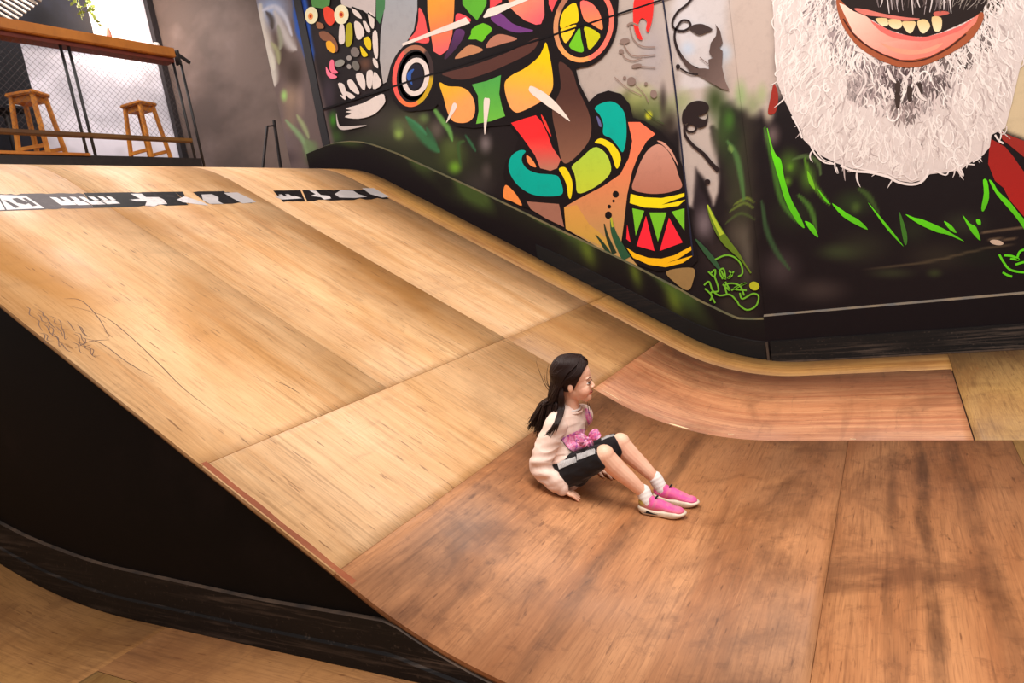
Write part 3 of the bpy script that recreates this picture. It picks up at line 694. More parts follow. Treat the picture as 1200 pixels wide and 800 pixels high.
f.ell(817,127,14,9,V,-8,k=.001);f.poly([(802,128),(812,134),(826,140),(830,132),(828,146),(818,150),(808,144),(801,146),(799,138)],V,True,k=.0012)
f.ring(810,150,7,6,2.4,V,k=.0014);f.stroke([(802,146),(803,158),(812,170),(824,180),(834,192),(842,200)],lambda t:2.6+3*t,V,k=.001)
f.ell(829,213,3.4,3.2,V,k=.001)
# grass blades and dabs
for P_,w,c in [([(829,240),(838,262),(850,282),(866,300),(880,320)],lambda t:2+7*math.sin(math.pi*min(1,t*1.2)),(96,120,34)),([(829,240),(836,256),(846,275)],lambda t:1.5+4*t,(170,190,50)),([(815,280),(826,293),(838,308),(845,318)],lambda t:1+5*math.sin(math.pi*t),(50,84,54)),
    ([(698,275),(706,285),(714,298)],lambda t:1+5*t,(38,60,40)),([(708,262),(712,278),(720,297)],lambda t:1+5*t,(40,52,36)),([(716,256),(720,275),(734,303)],lambda t:2+9*t,(44,84,56)),([(716,255),(718,266)],2.4,(176,176,50)),
    ([(755,128),(765,138),(778,145)],1,(60,70,40))]:f.stroke(P_,w,c,k=.0018)
# green signature scribble
for P_ in [[(838,304),(850,299),(860,301),(868,309),(870,320),(865,324)],[(825,334),(831,330),(835,340),(843,346),(855,345),(863,352),(867,358),(876,363),(886,358),(889,347),(882,344),(870,350),(867,343)],[(833,320),(838,316),(837,324),(830,318)],
    [(845,317),(850,327),(848,315),(843,318),(847,327)],[(857,340),(875,331),(860,338),(875,340)],[(837,323),(842,340),(833,343),(838,355)],[(850,330),(855,340),(847,333)],[(854,317),(858,322),(853,326),(860,318)],[(826,338),(834,346),(832,352)],[(852,345),(850,334),(860,332),(868,336),(872,346)]]:
    f.stroke(P_,1.9,(112,176,46),k=.003)
f.ell(884,335,6,5,(180,180,40),20,k=.0026)
# ---- right wall: bright blades
G=(96,214,22)
for P_ in [[(903,176),(908,182),(915,187),(919,208),(927,233),(936,250),(943,267),(934,260),(921,237),(912,208)],[(943,259),(953,264),(959,278),(951,272)],[(975,238),(993,250),(1007,258),(1017,269),(1003,263),(987,253)],[(958,221),(965,229),(973,239),(967,236)],
     [(1017,237),(1030,252),(1045,270),(1059,289),(1040,269),(1026,250)],[(1061,251),(1072,255),(1081,257),(1100,265),(1115,273),(1130,283),(1111,275),(1098,272),(1076,262)],[(1106,259),(1115,264),(1121,273),(1113,269)],[(1128,252),(1137,262),(1144,266),(1149,282),(1138,271)],[(1144,257),(1149,258),(1149,264),(1145,262)],
     [(1152,211),(1157,212),(1159,232),(1153,247),(1150,244),(1153,226)],[(1159,211),(1164,214),(1170,224),(1183,236),(1194,250),(1204,262),(1204,274),(1196,262),(1186,249),(1168,228)]]:f.poly(P_,G,True,(84,180,26),k=.0016,n=3)
f.poly([(1054,248),(1062,270),(1063,284),(1060,286),(1056,268)],(60,110,36),True,k=.0014)
f.poly([(946,200),(952,210),(955,222),(948,214)],(110,180,34),True,k=.0014)
f.stroke([(899,150),(904,172),(909,184)],lambda t:1+2.4*t,(104,196,40),k=.0014)
for P_ in [[(1171,298),(1176,307),(1184,316),(1200,319),(1215,316)],[(1177,299),(1186,300),(1194,304),(1184,303)],[(1190,310),(1200,307),(1210,307)],[(1175,319),(1180,322),(1186,324)],[(1192,302),(1196,294),(1208,291)]]:f.stroke(P_,2.6,(96,206,28),k=.002)
f.ell(1168,284,8,3,(196,170,150),10,k=.001)
# red cloth either side of the beard
R=(150,34,28)
f.poly([(907,98),(912,112),(909,131),(900,133),(903,114)],(150,46,36),True,k=.001)
f.poly([(1160,162),(1178,172),(1188,184),(1196,196),(1210,214),(1240,300),(1207,262),(1195,248),(1183,234),(1176,220),(1166,212),(1158,192)],R,False,(176,34,30),k=.0008)
f.poly([(1171,154),(1200,165),(1240,182),(1250,214),(1216,196),(1200,184),(1183,170),(1175,164)],(150,42,34),False,k=.0008)
# ---- beard body, then hair strokes
BE=[(905,-60),(905,0),(907,30),(908,60),(910,95),(918,115),(928,135),(938,150),(942,164),(950,172),(962,182),(980,191),(1000,198),(1020,201),(1040,206),(1055,212),(1068,214),(1080,211),(1090,204),(1110,202),(1126,199),(1138,190),(1152,182),(1160,172),(1162,158),(1178,150),(1186,120),(1194,85),(1204,50),(1215,0),(1225,-60)]
f.poly(BE,(214,199,195),False,k=.0016)
mural=f.done('painted_figure',wb)
f=Film(.0034,2e-7)
r3=random.Random(11)
def inb(x,y):
    ins=False;n=len(BE)
    for i in range(n):
        a=BE[i];b=BE[(i+1)%n]
        if (a[1]<=y)!=(b[1]<=y) and x<a[0]+(y-a[1])*(b[0]-a[0])/(b[1]-a[1]):ins=not ins
    return ins
# shaded greys under the mouth and at the sides of the moustache
for (x,y,rx,ry,c) in [(1060,95,62,40,(176,160,158)),(1030,90,34,24,(130,114,114)),(1056,92,24,24,(84,68,70)),(1085,92,26,18,(110,94,94)),(1060,122,16,20,(130,114,112)),(985,40,14,28,(140,124,124)),(965,10,22,16,(150,134,134)),(1000,66,18,16,(130,114,116)),(1120,66,20,14,(104,90,88)),(1145,40,18,20,(112,98,96)),(1020,4,30,10,(60,46,44)),(1140,0,36,14,(60,48,40)),(1006,100,14,20,(170,154,152))]:
    for i in range(int(rx*ry/2.0)):
        a=r3.random()*6.283;q=math.sqrt(r3.random());xx=x+rx*q*math.cos(a);yy=y+ry*q*math.sin(a)
        l=r3.uniform(5,12);ang=math.radians(r3.uniform(60,120)+(xx-1055)*-.1);v=r3.uniform(.75,1.25)
        f.stroke([(xx,yy),(xx+l*.5*math.cos(ang)+r3.uniform(-2,2),yy+l*.5*math.sin(ang)),(xx+l*math.cos(ang),yy+l*math.sin(ang))],lambda t,w=r3.uniform(1.2,2.6):w*math.sin(math.pi*(.1+.85*t)),tuple(min(255,k*v) for k in c),n=3,k=r3.random()*.0008)
for i in range(3600):
    x=r3.uniform(902,1222);y=r3.uniform(-55,212)
    if not inb(x,y):continue
    dark=(x-1057)**2/62**2+(y-98)**2/44**2
    if dark<1 and r3.random()<.84:continue
    ang=math.radians(90-(x-1055)*.16+r3.uniform(-32,32));l=r3.uniform(10,30);bend=r3.uniform(-5,5)
    P_=[(x,y),(x+l*.35*math.cos(ang)+bend,y+l*.35*math.sin(ang)),(x+l*.7*math.cos(ang)+bend*.7,y+l*.7*math.sin(ang)),(x+l*math.cos(ang)-bend*.6,y+l*math.sin(ang))]
    if not inb(*P_[-1]) and r3.random()<.93:continue
    v=r3.random()
    c=(234,222,217) if v<.46 else ((224,209,205) if v<.74 else ((212,196,191) if v<.93 else (184,166,163)))
    f.stroke(P_,lambda t,w=r3.uniform(1.0,2.3):w*math.sin(math.pi*(.08+.88*t)),c,n=4,k=.0006+r3.random()*.0012)
# curls and loops through the beard + rim curls
for i in range(70):
    x=r3.uniform(915,1185);y=r3.uniform(10,200)
    if not inb(x,y) or ((x-1058)**2/90**2+(y-30)**2/60**2<1):continue
    r=r3.uniform(3,8);a0=r3.uniform(0,6.28);sw=r3.choice((-1,1))*r3.uniform(2.5,4.6)
    f.stroke([(x+r*math.cos(a0+sw*k/6),y+1.5*r*math.sin(a0+sw*k/6)) for k in range(7)],lambda t,w=r3.uniform(1,1.8):w,r3.choice([(240,229,225),(240,230,226),(206,190,186),(214,198,194)]),n=3,k=.0022+r3.random()*.0006)
for P_,w in [([(948,166),(955,180),(966,190),(978,192)],1.8),([(954,172),(964,186),(976,191)],1.2),([(978,190),(979,198),(982,203),(980,196)],1.8),([(985,194),(1000,200),(1020,202),(1040,207),(1052,213),(1066,216),(1078,214),(1086,206),(1088,198)],2.8),([(1040,203),(1050,208),(1060,209)],1.4),([(1060,205),(1068,211),(1076,208)],1.6),
    ([(1052,206),(1060,204)],1.3),([(1120,194),(1127,204),(1129,205),(1125,196)],1.6),([(1132,192),(1142,193)],1.4),([(1166,158),(1171,165),(1176,168)],2.2),([(1140,190),(1150,184)],1.5),([(1000,196),(1020,200),(1036,202)],1.6),([(1095,200),(1108,205),(1112,200)],1.6),([(928,136),(936,150),(940,162)],2)]:
    f.stroke(P_,w,(230,216,212),k=.003)
for P_ in [[(1040,80),(1044,90),(1050,97)],[(1070,84),(1076,90),(1072,98)],[(1058,88),(1062,96),(1060,104)],[(1042,102),(1046,112),(1044,116)],[(1074,100),(1078,112),(1086,118)],[(1000,58),(1010,60),(1024,66)],[(1034,77),(1040,74),(1048,75)],[(1096,76),(1100,84),(1095,88)],[(1032,100),(1040,108),(1036,116)],[(1012,62),(1022,70),(1030,78)],[(1120,58),(1128,60),(1124,66)],[(1132,46),(1142,47),(1146,54)]]:
    f.stroke(P_,lambda t:1+3.2*math.sin(math.pi*t),(222,208,204),k=.003)
for x,y in [(1052,104),(1066,110),(1052,118),(1078,106)]:f.poly([(x-3,y-8),(x+3,y-7),(x+2,y+7),(x-2,y+8)],(62,48,44),True,k=.0028)
# mouth
f.poly([(977,-14),(984,4),(1000,14),(1020,22),(1040,34),(1065,42),(1085,43),(1105,37),(1130,26),(1148,16),(1156,4),(1160,-14)],(34,22,20),False,k=.0036)
f.poly([(980,-2),(992,8),(1003,30),(1015,44),(1035,58),(1052,64),(1070,65),(1088,60),(1112,48),(1132,30),(1150,14),(1152,24),(1138,46),(1115,62),(1090,74),(1070,79),(1052,78),(1030,70),(1010,58),(995,42),(984,22)],(158,82,50),True,k=.0040,n=3)
f.poly([(983,3),(990,6),(1000,13),(1015,19),(1028,29),(1045,38),(1065,43),(1085,43.5),(1105,38),(1125,31),(1147,17),(1144,26),(1132,38),(1112,54),(1090,66),(1070,70),(1055,70),(1035,63),(1015,52),(1000,38),(990,18)],(250,206,188),False,(240,126,110),((990,8),(1062,66)),k=.0044)
f.poly([(1020,24),(1030,29),(1046,37),(1066,42),(1086,43),(1108,37),(1128,29),(1140,22),(1128,34),(1108,42),(1086,48),(1062,47),(1044,43),(1030,35)],(236,104,96),True,k=.0047,n=3)
f.poly([(1032,50),(1050,56),(1080,58),(1105,50),(1092,60),(1068,64),(1046,60)],(246,150,124),True,k=.0047,n=3)
f.poly([(1001,10),(1015,11),(1035,16),(1060,20),(1078,22),(1060,24.5),(1035,20),(1012,17)],(206,112,100),True,k=.0044);f.poly([(1095,14),(1108,13),(1112,16),(1096,19)],(190,92,80),True,k=.0044)
f.stroke([(988,22),(1002,42),(1020,56),(1040,66),(1062,72),(1085,69),(1110,57),(1132,40)],1.8,(70,30,22),k=.0052)
for t in [[(1026,22),(1037,21),(1041,24),(1040,30),(1033,30)],[(1041,23),(1053,23),(1057,27),(1056,32),(1050,34),(1043,31)],[(1057,26),(1066,25),(1073,26),(1070,36),(1066,39),(1061,35)],[(1075,25),(1085,23),(1090,31),(1083,39),(1078,36)],[(1092,20),(1103,21),(1103,34),(1098,37),(1094,34)]]:f.poly(t,(216,184,128),True,(236,216,176),k=.0050,n=3)
for i in range(26):
    x=1030+i*3.4+r3.uniform(-2,2);f.stroke([(x,-14),(x+r3.uniform(-3,3),0),(x+r3.uniform(-4,4),r3.uniform(8,17))],lambda t,w=r3.uniform(1.4,3):w*(1-t*.7),r3.choice([(170,154,154),(110,96,96),(206,192,190),(80,66,64)]),k=.0056+r3.random()*.0004)
for i in range(22):
    x=1108+i*2.6;f.stroke([(x,-14),(x+r3.uniform(-8,-2),0),(x+r3.uniform(-14,-6),r3.uniform(4,12))],lambda t,w=r3.uniform(.8,1.8):w*(1-t*.7),r3.choice([(120,108,100),(80,68,60),(160,146,140)]),k=.0056)
f.done('painted_bearded_face',wr)
# soft white glows around the rays: lighter overspray dots
# ---- vertical dark gap beside the painted panel
bm=bmesh.new()
for (a,b) in [((357,60),(384,168))]:
    xg=atY(a[0],a[1],YF).x;box(bm,(xg+.05,YF-.008,ZT/2+.3),(.10,.016,ZT-.6))
tag(obj('trim_1',bm,plain('dark_gap_strip',(22,18,24),.7)),kind='structure')
# ---- kick boards along the mural
M['kick_mural']=None
def kickfield(t,u):  # t 0 bottom..1 top, u along
    return None
def kick(name,x0,x1,topf,botf,thick,matidx_top,green=True,Y=YF-.012,tk=.0):
    n=int((x1-x0)/.02);m=10
    bm=bmesh.new();Lc=bm.loops.layers.float_color.new('paint');rows=[]
    for i in range(n+1):
        x=x0+(x1-x0)*i/n;zt=topf(x);zb=botf(x)
        r=[(x,Y,zt),(x,Y-thick,zt-.012)]+[(x,Y-thick,zt+(zb-zt)*(k+1)/m) for k in range(m)]
        rows.append([bm.verts.new(p) for p in r])
    def colr(x,k):
        t=1-k/m  # 1 top
        g=max(0,pnoise(Vector((x*2.1,t*1.1,3.))))*2.8*max(0,t*1.5-.30)+.45*max(0,t-.40)*(pnoise(Vector((x*.9,0,8)))+.9)
        if not green:g=0
        g*=max(.25,1-max(0,(x+3.2)/2.4)*.5) if x>-3.2 else 1
        dk=np.array((22,15,18.));gr=np.array((62,78,36.));hi=np.array((120,142,40.))
        c=dk+(gr-dk)*min(1,g)
        for bx,bz,br in ((atY(787,318,YF).x,.66,.07),(atY(744,303,YF).x,.85,.05),(atY(690,288,YF).x,.78,.07)):
            if green:
                q=math.exp(-(((x-bx)/br)**2+((t-bz)/.28)**2));c=c+(hi-c)*q*.6
        return (*[float(v) for v in srgb_lin(c)],1)
    for i in range(n):
        xm=x0+(x1-x0)*i/n;x2=x0+(x1-x0)*(i+1)/n
        for k in range(m+1):
            f_=bm.faces.new((rows[i][k],rows[i+1][k],rows[i+1][k+1],rows[i][k+1]));f_.material_index=1 if k==0 else 0
            cc=[colr(xm,k-1),colr(x2,k-1),colr(x2,k),colr(xm,k)]
            for l,c_ in zip(f_.loops,cc):l[Lc]=c_
    bmesh.ops.recalc_face_normals(bm,faces=bm.faces)
    return tag(obj(name,bm,[M['mural'],M[matidx_top]]),kind='structure')
def topA(x):
    u=x/S
    pts=[(-4.5,.16),(-4.0,.20),(-3.6,.235),(-3.26,.27),(-2.63,.295),(-2.05,.30),(-1.62,.31),(-1.22,.30),(-1.03,.272),(-.89,.24),(-.73,.262)]
    return zs(x)+S*float(np.interp(u,[p[0] for p in pts],[p[1] for p in pts]))
kick('baseboard_back',XP1-.30,XC-.01,topA,lambda x:zs(x)-.01,.034,'ledge_green' if False else 'ledge')
kick('trim_2',XC-.01,XE,lambda x:(1-.70)*S,lambda x:0.10,.036,'ledge_tan',False)
# scuffed lower rail boards
bm=bmesh.new();rows=[];xs=np.linspace(-2.2*S,XC-.02,120)
for x in xs:
    h=.115*S if x>-2*S else .115*S*max(.35,1-( -2*S-x)/2.6)
    zt=zs(x)+h;rows.append([bm.verts.new(p) for p in ((x,YF-.045,zt),(x,YF-.056,zt-.006),(x,YF-.058,zs(x)+.002))])
for i in range(len(rows)-1):
    for k in range(2):bm.faces.new((rows[i][k],rows[i+1][k],rows[i+1][k+1],rows[i][k+1]))
bmesh.ops.recalc_face_normals(bm,faces=bm.faces)
tag(obj('trim_3',bm,M['kick_dark']),kind='structure')
bm=bmesh.new();zt=(1-.862)*S
box(bm,((XC+XE)/2+.01,YF-.058,zt/2+.002),(XE-XC-.02,.034,zt-.004),bev=.004);
tag(obj('baseboard_right',bm,M['kick']),kind='structure')
bm=bmesh.new();box(bm,((XC+XE)/2+.01,YF-.053,.008),(XE-XC-.02,.05,.012))
tag(obj('trim_4',bm,M['ledge_dark']),kind='structure')
bm=bmesh.new();box(bm,(XC-.004,YF-.056,zt/2),(.018,.046,zt*.96))
tag(obj('trim_5',bm,M['ledge_dark']),kind='structure')
# ================================================================ LOUNGE BEHIND THE RAILING
DZ=1.81*S; XRL=-4.33*S
M['wood_orange']=ply('rail_timber',(186,116,40),(150,82,26),None,0,.3,axis='y',seed=21,wide=2,streak=.4)
M['steel']=plain('black_steel',(24,20,22),.5,(34,28,30),30)
M['stoolwood']=plain('stool_wood',(196,128,50),.5,(164,98,34),8)
M['whitewall']=scuffed('white_wall',(232,226,236),(214,206,216),.3,1,1,.8,seed=8)
M['white']=plain('white_ceramic',(232,226,222),.3)
M['darkblue']=scuffed('dark_blue_black',(18,16,24),(34,34,50),.5,2,2,.8,seed=9)
XL=atY(186,60,YF).x
YC=YF
# grey end wall and white far wall
bm=bmesh.new();box(bm,((XP0+XL-.4)/2,YC+.06,(DZ+4.9)/2+.0),(XP0-XL+.4,.10,4.9-DZ+1.2))
tag(obj('wall_side',bm,M['wall_grey']),kind='structure')
bm=bmesh.new();box(bm,(XL-.05,YC-2.6,(DZ+5.0)/2),(.10,5.3,5.0-DZ+.2))
tag(obj('wall_left',bm,M['whitewall']),kind='structure')
bm=bmesh.new();box(bm,((-4.9*S+XL)/2,2.3*S,DZ-.03),(-4.9*S-XL,4.3*S,.05))
tag(obj('trim_6',bm,M['gap']),kind='structure')
# dark corner post (wall frame)
p0=atX(168,0,XL+.06)
bm=bmesh.new()
q=None
# choose the Y on the far wall that falls under the photographed post
ypost=atX(186,60,XL+.05).y
box(bm,(XL+.06,ypost,(DZ+5)/2),(.07,.075,5-DZ))
tag(obj('trim_7',bm,M['steel']),kind='structure')
# dark opening on the left of the far wall + dark upper zone
yop=atX(38,120,XL).y; ztop=atX(70,28,XL).z
bm=bmesh.new();box(bm,(XL+.03,(yop-2.6+yop)/2,(DZ+5)/2),(.05,2.6,5-DZ));
tag(obj('door_1',bm,M['darkblue']),kind='structure')
ya=atX(100,20,XL).y
bm=bmesh.new();box(bm,(XL+.04,(yop+ya)/2-.02,(atX(90,55,XL).z+5)/2),(.05,ya-yop+.06,5-atX(90,55,XL).z))
tag(obj('trim_8',bm,M['darkblue']),kind='structure')
# ---- railing
def onr(px,py,dx=0):return atX(px,py,XRL+dx)
rail=tag(empty('deck_railing',(XRL,3.3*S,DZ)),'dark steel railing with timber top counter and wire mesh along the deck','railing')
ztop=onr(200,62).z;zlow=onr(220,163).z;y1=onr(228,185).y;y0=1.3*S
bm=bmesh.new();box(bm,(XRL-.03,(y0+y1)/2,onr(100,47).z),(.20,y1-y0+.0,.085),bev=.006)
place(obj('timber_counter',bm,M['wood_orange']),rail)
bm=bmesh.new();box(bm,(XRL-.03,(y0+y1)/2,onr(100,47).z-.062),(.12,y1-y0,.036))
place(obj('counter_beam',bm,plain('beam_underside',(92,34,22),.6)),rail)
bm=bmesh.new();box(bm,(XRL,(y0+y1)/2,zlow-.015),(.07,y1-y0,.034),bev=.004)
place(obj('lower_rail',bm,ply('lower_rail_wood',(112,76,30),(80,50,22),None,0,.4,axis='y',seed=31)),rail)
bm=bmesh.new();zc=onr(100,181).z;box(bm,(XRL,(y0+y1)/2-.0,(zc+DZ)/2-.01),(.05,y1-y0+.1,zc-DZ+.0))
place(obj('curb_board',bm,M['steel']),rail)
bm=bmesh.new();yc1=onr(103,181).y;box(bm,(XRL+.02,(y0+yc1)/2,zc-.006),(.04,yc1-y0,.022))
place(obj('curb_edge',bm,M['wood_orange']),rail)
zb=onr(100,47).z-.04
for (x,y) in [((75,70),(104,188)),((84,70),(114,190)),((205,80),(228,186)),((215,80),(236,188))]:
    bm=bmesh.new();yy=onr(*x).y;yy2=onr(*y).y;ym=(yy+yy2)/2
    tube(bm,[(XRL,ym,DZ-.03),(XRL,ym,zb)],.0125,8)
    place(obj('post',bm,M['steel'],smooth=True),rail)
bm=bmesh.new();ye=onr(204,60).y;bar(bm,(XRL,ye+.0,zb+.07),(XRL+.0,ye+.15,zb-.01),.016,.03);box(bm,(XRL,ye+.02,zb+.02),(.06,.02,.13))
place(obj('end_bracket',bm,M['steel']),rail)
# wire mesh: diamonds
bm=bmesh.new();z0_,z1_=zlow,zb-.03;st=.052;h=z1_-z0_
k=y0-h
while k<y1:
    for sgn in (1,-1):
        a=(k,z0_) if sgn==1 else (k,z1_);b=(k+h*1.0,z1_) if sgn==1 else (k+h,z0_)
        ta=max(0,(y0-a[0])/(b[0]-a[0]));tb=min(1,(y1-a[0])/(b[0]-a[0]))
        if tb>ta:
            A=(XRL,a[0]+(b[0]-a[0])*ta,a[1]+(b[1]-a[1])*ta);B_=(XRL,a[0]+(b[0]-a[0])*tb,a[1]+(b[1]-a[1])*tb)
            tube(bm,[A,B_],.0011,4,cap=False)
    k+=st
place(obj('wire_mesh',bm,plain('mesh_wire',(70,58,60),.5)),rail)
# diagonal braces seen low behind the mesh
# ---- stools
def stool(loc,rz,seat_h,spread,lab):
    e=empty('bar_stool',loc);tag(e,lab,'stool','wooden bar stools behind the railing')
    w=.115;R=Matrix.Rotation(rz,3,'Z')
    bm=bmesh.new();box(bm,(0,0,seat_h-.016),(.255,.235,.034),bev=.010);o=obj('seat',bm,M['stoolwood'],e)
    for sx in (-1,1):
        for sy in (-1,1):
            bm=bmesh.new();bar(bm,(sx*spread,sy*spread,.0),(sx*w*.82,sy*w*.72,seat_h-.03),.032,.036,Vector((0,1,0)),bev=.004);obj('leg',bm,M['stoolwood'],e)
    for sy in (-1,1):
        bm=bmesh.new();f_=.45;q=spread+(w*.8-spread)*f_;bar(bm,(-q,sy*q,seat_h*f_),(q,sy*q,seat_h*f_),.022,.03);obj('stretcher',bm,M['stoolwood'],e)
    bm=bmesh.new();bar(bm,(-.085,0,seat_h-.06),(.085,0,seat_h-.06),.15,.05);obj('apron',bm,M['stoolwood'],e)
    e.rotation_euler=(0,0,rz);return e
XS=-4.80*S
for (px,py,lab,rz,dx) in [(32,110,'orange wooden bar stool at the left beside the dark opening',.5,.0),(162,122,'orange wooden bar stool in front of the bright white wall',.2,0)]:
    P_=atX(px,py,XS+dx);h=P_.z-DZ
    stool((P_.x,P_.y,DZ),rz,h,.15,lab)
# plate on a small dark table at the left
P_=atX(12,126,XL+.36)
t=tag(empty('side_table',(P_.x,P_.y-.05,DZ)),'small dark table behind the left stool carrying a white plate','table')
hh=P_.z-DZ-.02
bm=bmesh.new();tube(bm,[(0,0,hh-.025),(0,0,hh)],.17,28);obj('tabletop',bm,M['darkblue'],t)
bm=bmesh.new();tube(bm,[(0,0,0),(0,0,hh-.025)],.03,12);obj('pedestal',bm,M['steel'],t)
bm=bmesh.new();tube(bm,[(0,0,0),(0,0,.012)],.2,24);obj('base',bm,M['steel'],t)
bm=bmesh.new();tube(bm,[(P_.x,P_.y,P_.z-.019),(P_.x,P_.y,P_.z-.008),(P_.x,P_.y,P_.z+.006)],[.04,.07,.095],24)
tag(obj('plate',bm,M['white'],smooth=True),'white plate on the dark table behind the left stool','plate')
# jar/cup on the counter
for (px,py,nm,lab,c,r,h) in [(184,57,'cup','small white cup standing on the timber counter',(226,220,214),.028,.06),(128,42,'bottle','small pinkish bottle on the timber counter below the lamp',(206,140,120),.022,.13)]:
    P_=onr(px,py,-.05);zb2=onr(100,47).z+.0435
    bm=bmesh.new();tube(bm,[(P_.x,P_.y,zb2),(P_.x,P_.y,zb2+h*.5),(P_.x,P_.y,zb2+h*.75),(P_.x,P_.y,zb2+h)],[r,r,r*.8 if nm=='bottle' else r,r*.5 if nm=='bottle' else r*.96],14)
    tag(obj(nm,bm,plain(nm+'_'+'glaze',c,.3),smooth=True),lab,nm)
# pendant lamp over the lounge
P_=atX(134,2,XL+.30)
lp=tag(empty('pendant_lamp',P_),'round warm glowing pendant lamp in front of the white wall','lamp')
bm=bmesh.new();ball(bm,(0,0,0),.05);obj('bulb_globe',bm,plain('warm_globe',(255,196,140),.4,emit=12),lp,smooth=True)
bm=bmesh.new();tube(bm,[(0,0,.075),(0,0,.14)],[.05,.035],12);obj('cap',bm,M['steel'],lp)
bm=bmesh.new();tube(bm,[(0,0,.12),(0,0,1.6)],.004,6);obj('cord',bm,M['steel'],lp)
l=bpy.data.lights.new('pendant_glow','POINT');l.energy=22;l.color=(1,.74,.5);l.shadow_soft_size=.06;o=bpy.data.objects.new('pendant_glow',l);C.objects.link(o);o.location=P_+Vector((.02,0,-.12))
# hanging plant
P_=atX(88,-6,XL+.5)
pl=tag(empty('hanging_plant',P_),'trailing green plant hanging beside the lamp against darkness','plant')
bm=bmesh.new();tube(bm,[(0,0,-.02),(0,0,.02),(0,0,.14)],[.07,.10,.12],16);obj('pot',bm,M['steel'],pl)
bm=bmesh.new();r5=random.Random(3)
for s in range(9):
    a=r5.uniform(0,6.28);x=.09*math.cos(a);y=.09*math.sin(a);L_=r5.uniform(.22,.46)
    pts=[Vector((x*(1+.4*t),y*(1+.4*t)+.04*t,.10-L_*t)) for t in (0,.3,.6,1)];tube(bm,pts,.003,5)
    for j in range(9):
        t=j/9;c_=Vector((x*(1+.4*t),y*(1+.4*t)+.04*t,.10-L_*t));d=Vector((r5.uniform(-1,1),r5.uniform(-1,1),r5.uniform(-.8,.1))).normalized()
        s_=d.orthogonal().normalized()*.017;l=.055
        v=[bm.verts.new(c_),bm.verts.new(c_+d*l*.5+s_),bm.verts.new(c_+d*l),bm.verts.new(c_+d*l*.5-s_)];bm.faces.new(v)
obj('foliage',bm,plain('trailing_leaves',(120,140,50),.5,(170,170,70),12),pl)
# slatted louvre at the upper left
e=tag(empty('slatted_louvre',atX(20,10,XL+1.2)),'pale slatted louvre panel hanging above the railing at the upper left','louvre')
A=atX(-22,22,XL+1.2);Bp=atX(30,-16,XL+1.2)
for i in range(12):
    t=i/11;c_=A.lerp(Bp,t);bm=bmesh.new()
    d=Vector((0,.5,-.26)).normalized()*.16
    bar(bm,c_-d*.6,c_+d*1.0,.02,.018);place(obj('slat',bm,plain('louvre_slat',(176,168,160),.5) if i==0 else bpy.data.materials['louvre_slat']),e)
bm=bmesh.new();bar(bm,A+Vector((-.02,0,0)),Bp+Vector((-.02,0,0)),.02,.02);place(obj('frame_bar',bm,M['steel']),e)
# two-legged black stand on the deck by the grey wall
XD=-4.2*S
a=atX(321,141,XD);b=atX(327,190,XD);c_=atX(313,148,XD);d=atX(302,184,XD)
e=tag(empty('black_stand',(XD,b.y,DZ)),'thin black folding stand on the deck before the grey wall','stand')
bm=bmesh.new();bar(bm,(XD,b.y,DZ+.0),a,.022,.026);place(obj('upright',bm,M['steel']),e)
bm=bmesh.new();bar(bm,(d.x,d.y,DZ+.0),c_,.02,.022);place(obj('strut',bm,M['steel']),e)
bm=bmesh.new();bar(bm,c_,a+(b-a)*.12,.014,.014);place(obj('hinge_bar',bm,M['steel']),e)
# ================================================================ THE GIRL
def pt(x,y,Y):return atY(x,y,Y)
from mathutils.bvhtree import BVHTree
def skinmat(name,c,c2,rough=.5):
    m,nt,ns,ln,bs=newmat(name);n=noise(nt,14,4);n2=noise(nt,160,2)
    col=mix(nt,lin(c),lin(c2),ramp(nt,n,.35,.65));ln.new(col,bs.inputs['Base Color'])
    bs.inputs['Roughness'].default_value=rough;bs.inputs['Subsurface Weight'].default_value=0
    bs.inputs['Subsurface Radius'].default_value=(.012,.005,.003);bs.inputs['Subsurface Scale'].default_value=.6
    bump(nt,bs,n2,.05,.001);return m
M['skin']=skinmat('skin',(246,198,170),(240,182,154));M['lip']=plain('lips',(214,124,114),.45);M['cheek']=skinmat('skin_flushed',(245,190,162),(240,176,150))
M['hair']=ply('dark_hair',(40,22,19),(26,14,13),None,0,0,seed=2,fleck=0,streak=.3,rough=.5)
M['hair'].node_tree.nodes['Principled BSDF'].inputs['Specular IOR Level'].default_value=.25
def fabric(name,c,c2,sc=900,rough=.85,b=.25):
    m,nt,ns,ln,bs=newmat(name);n=noise(nt,sc,2);n2=noise(nt,9,3)
    col=mix(nt,lin(c),lin(c2),ramp(nt,n2,.35,.65));col=mix(nt,col,lin(tuple(v*.82 for v in c)),ramp(nt,n,.45,.8,0,.4))
    ln.new(col,bs.inputs['Base Color']);bs.inputs['Roughness'].default_value=rough;bs.inputs['Sheen Weight'].default_value=.15
    bs.inputs['Specular IOR Level'].default_value=.2;bump(nt,bs,n,b,.001);return m
M['sweat']=fabric('pale_pink_fleece',(246,218,204),(240,208,192));M['under']=fabric('white_cotton',(238,228,222),(226,216,212))
M['shorts']=fabric('black_jersey',(20,16,19),(30,25,28));M['trim']=fabric('silver_pleats',(206,200,198),(150,144,144),300)
M['sock']=fabric('white_sock',(240,232,228),(228,218,214),500);M['sole']=plain('cream_rubber',(232,216,196),.5,(210,192,170),30)
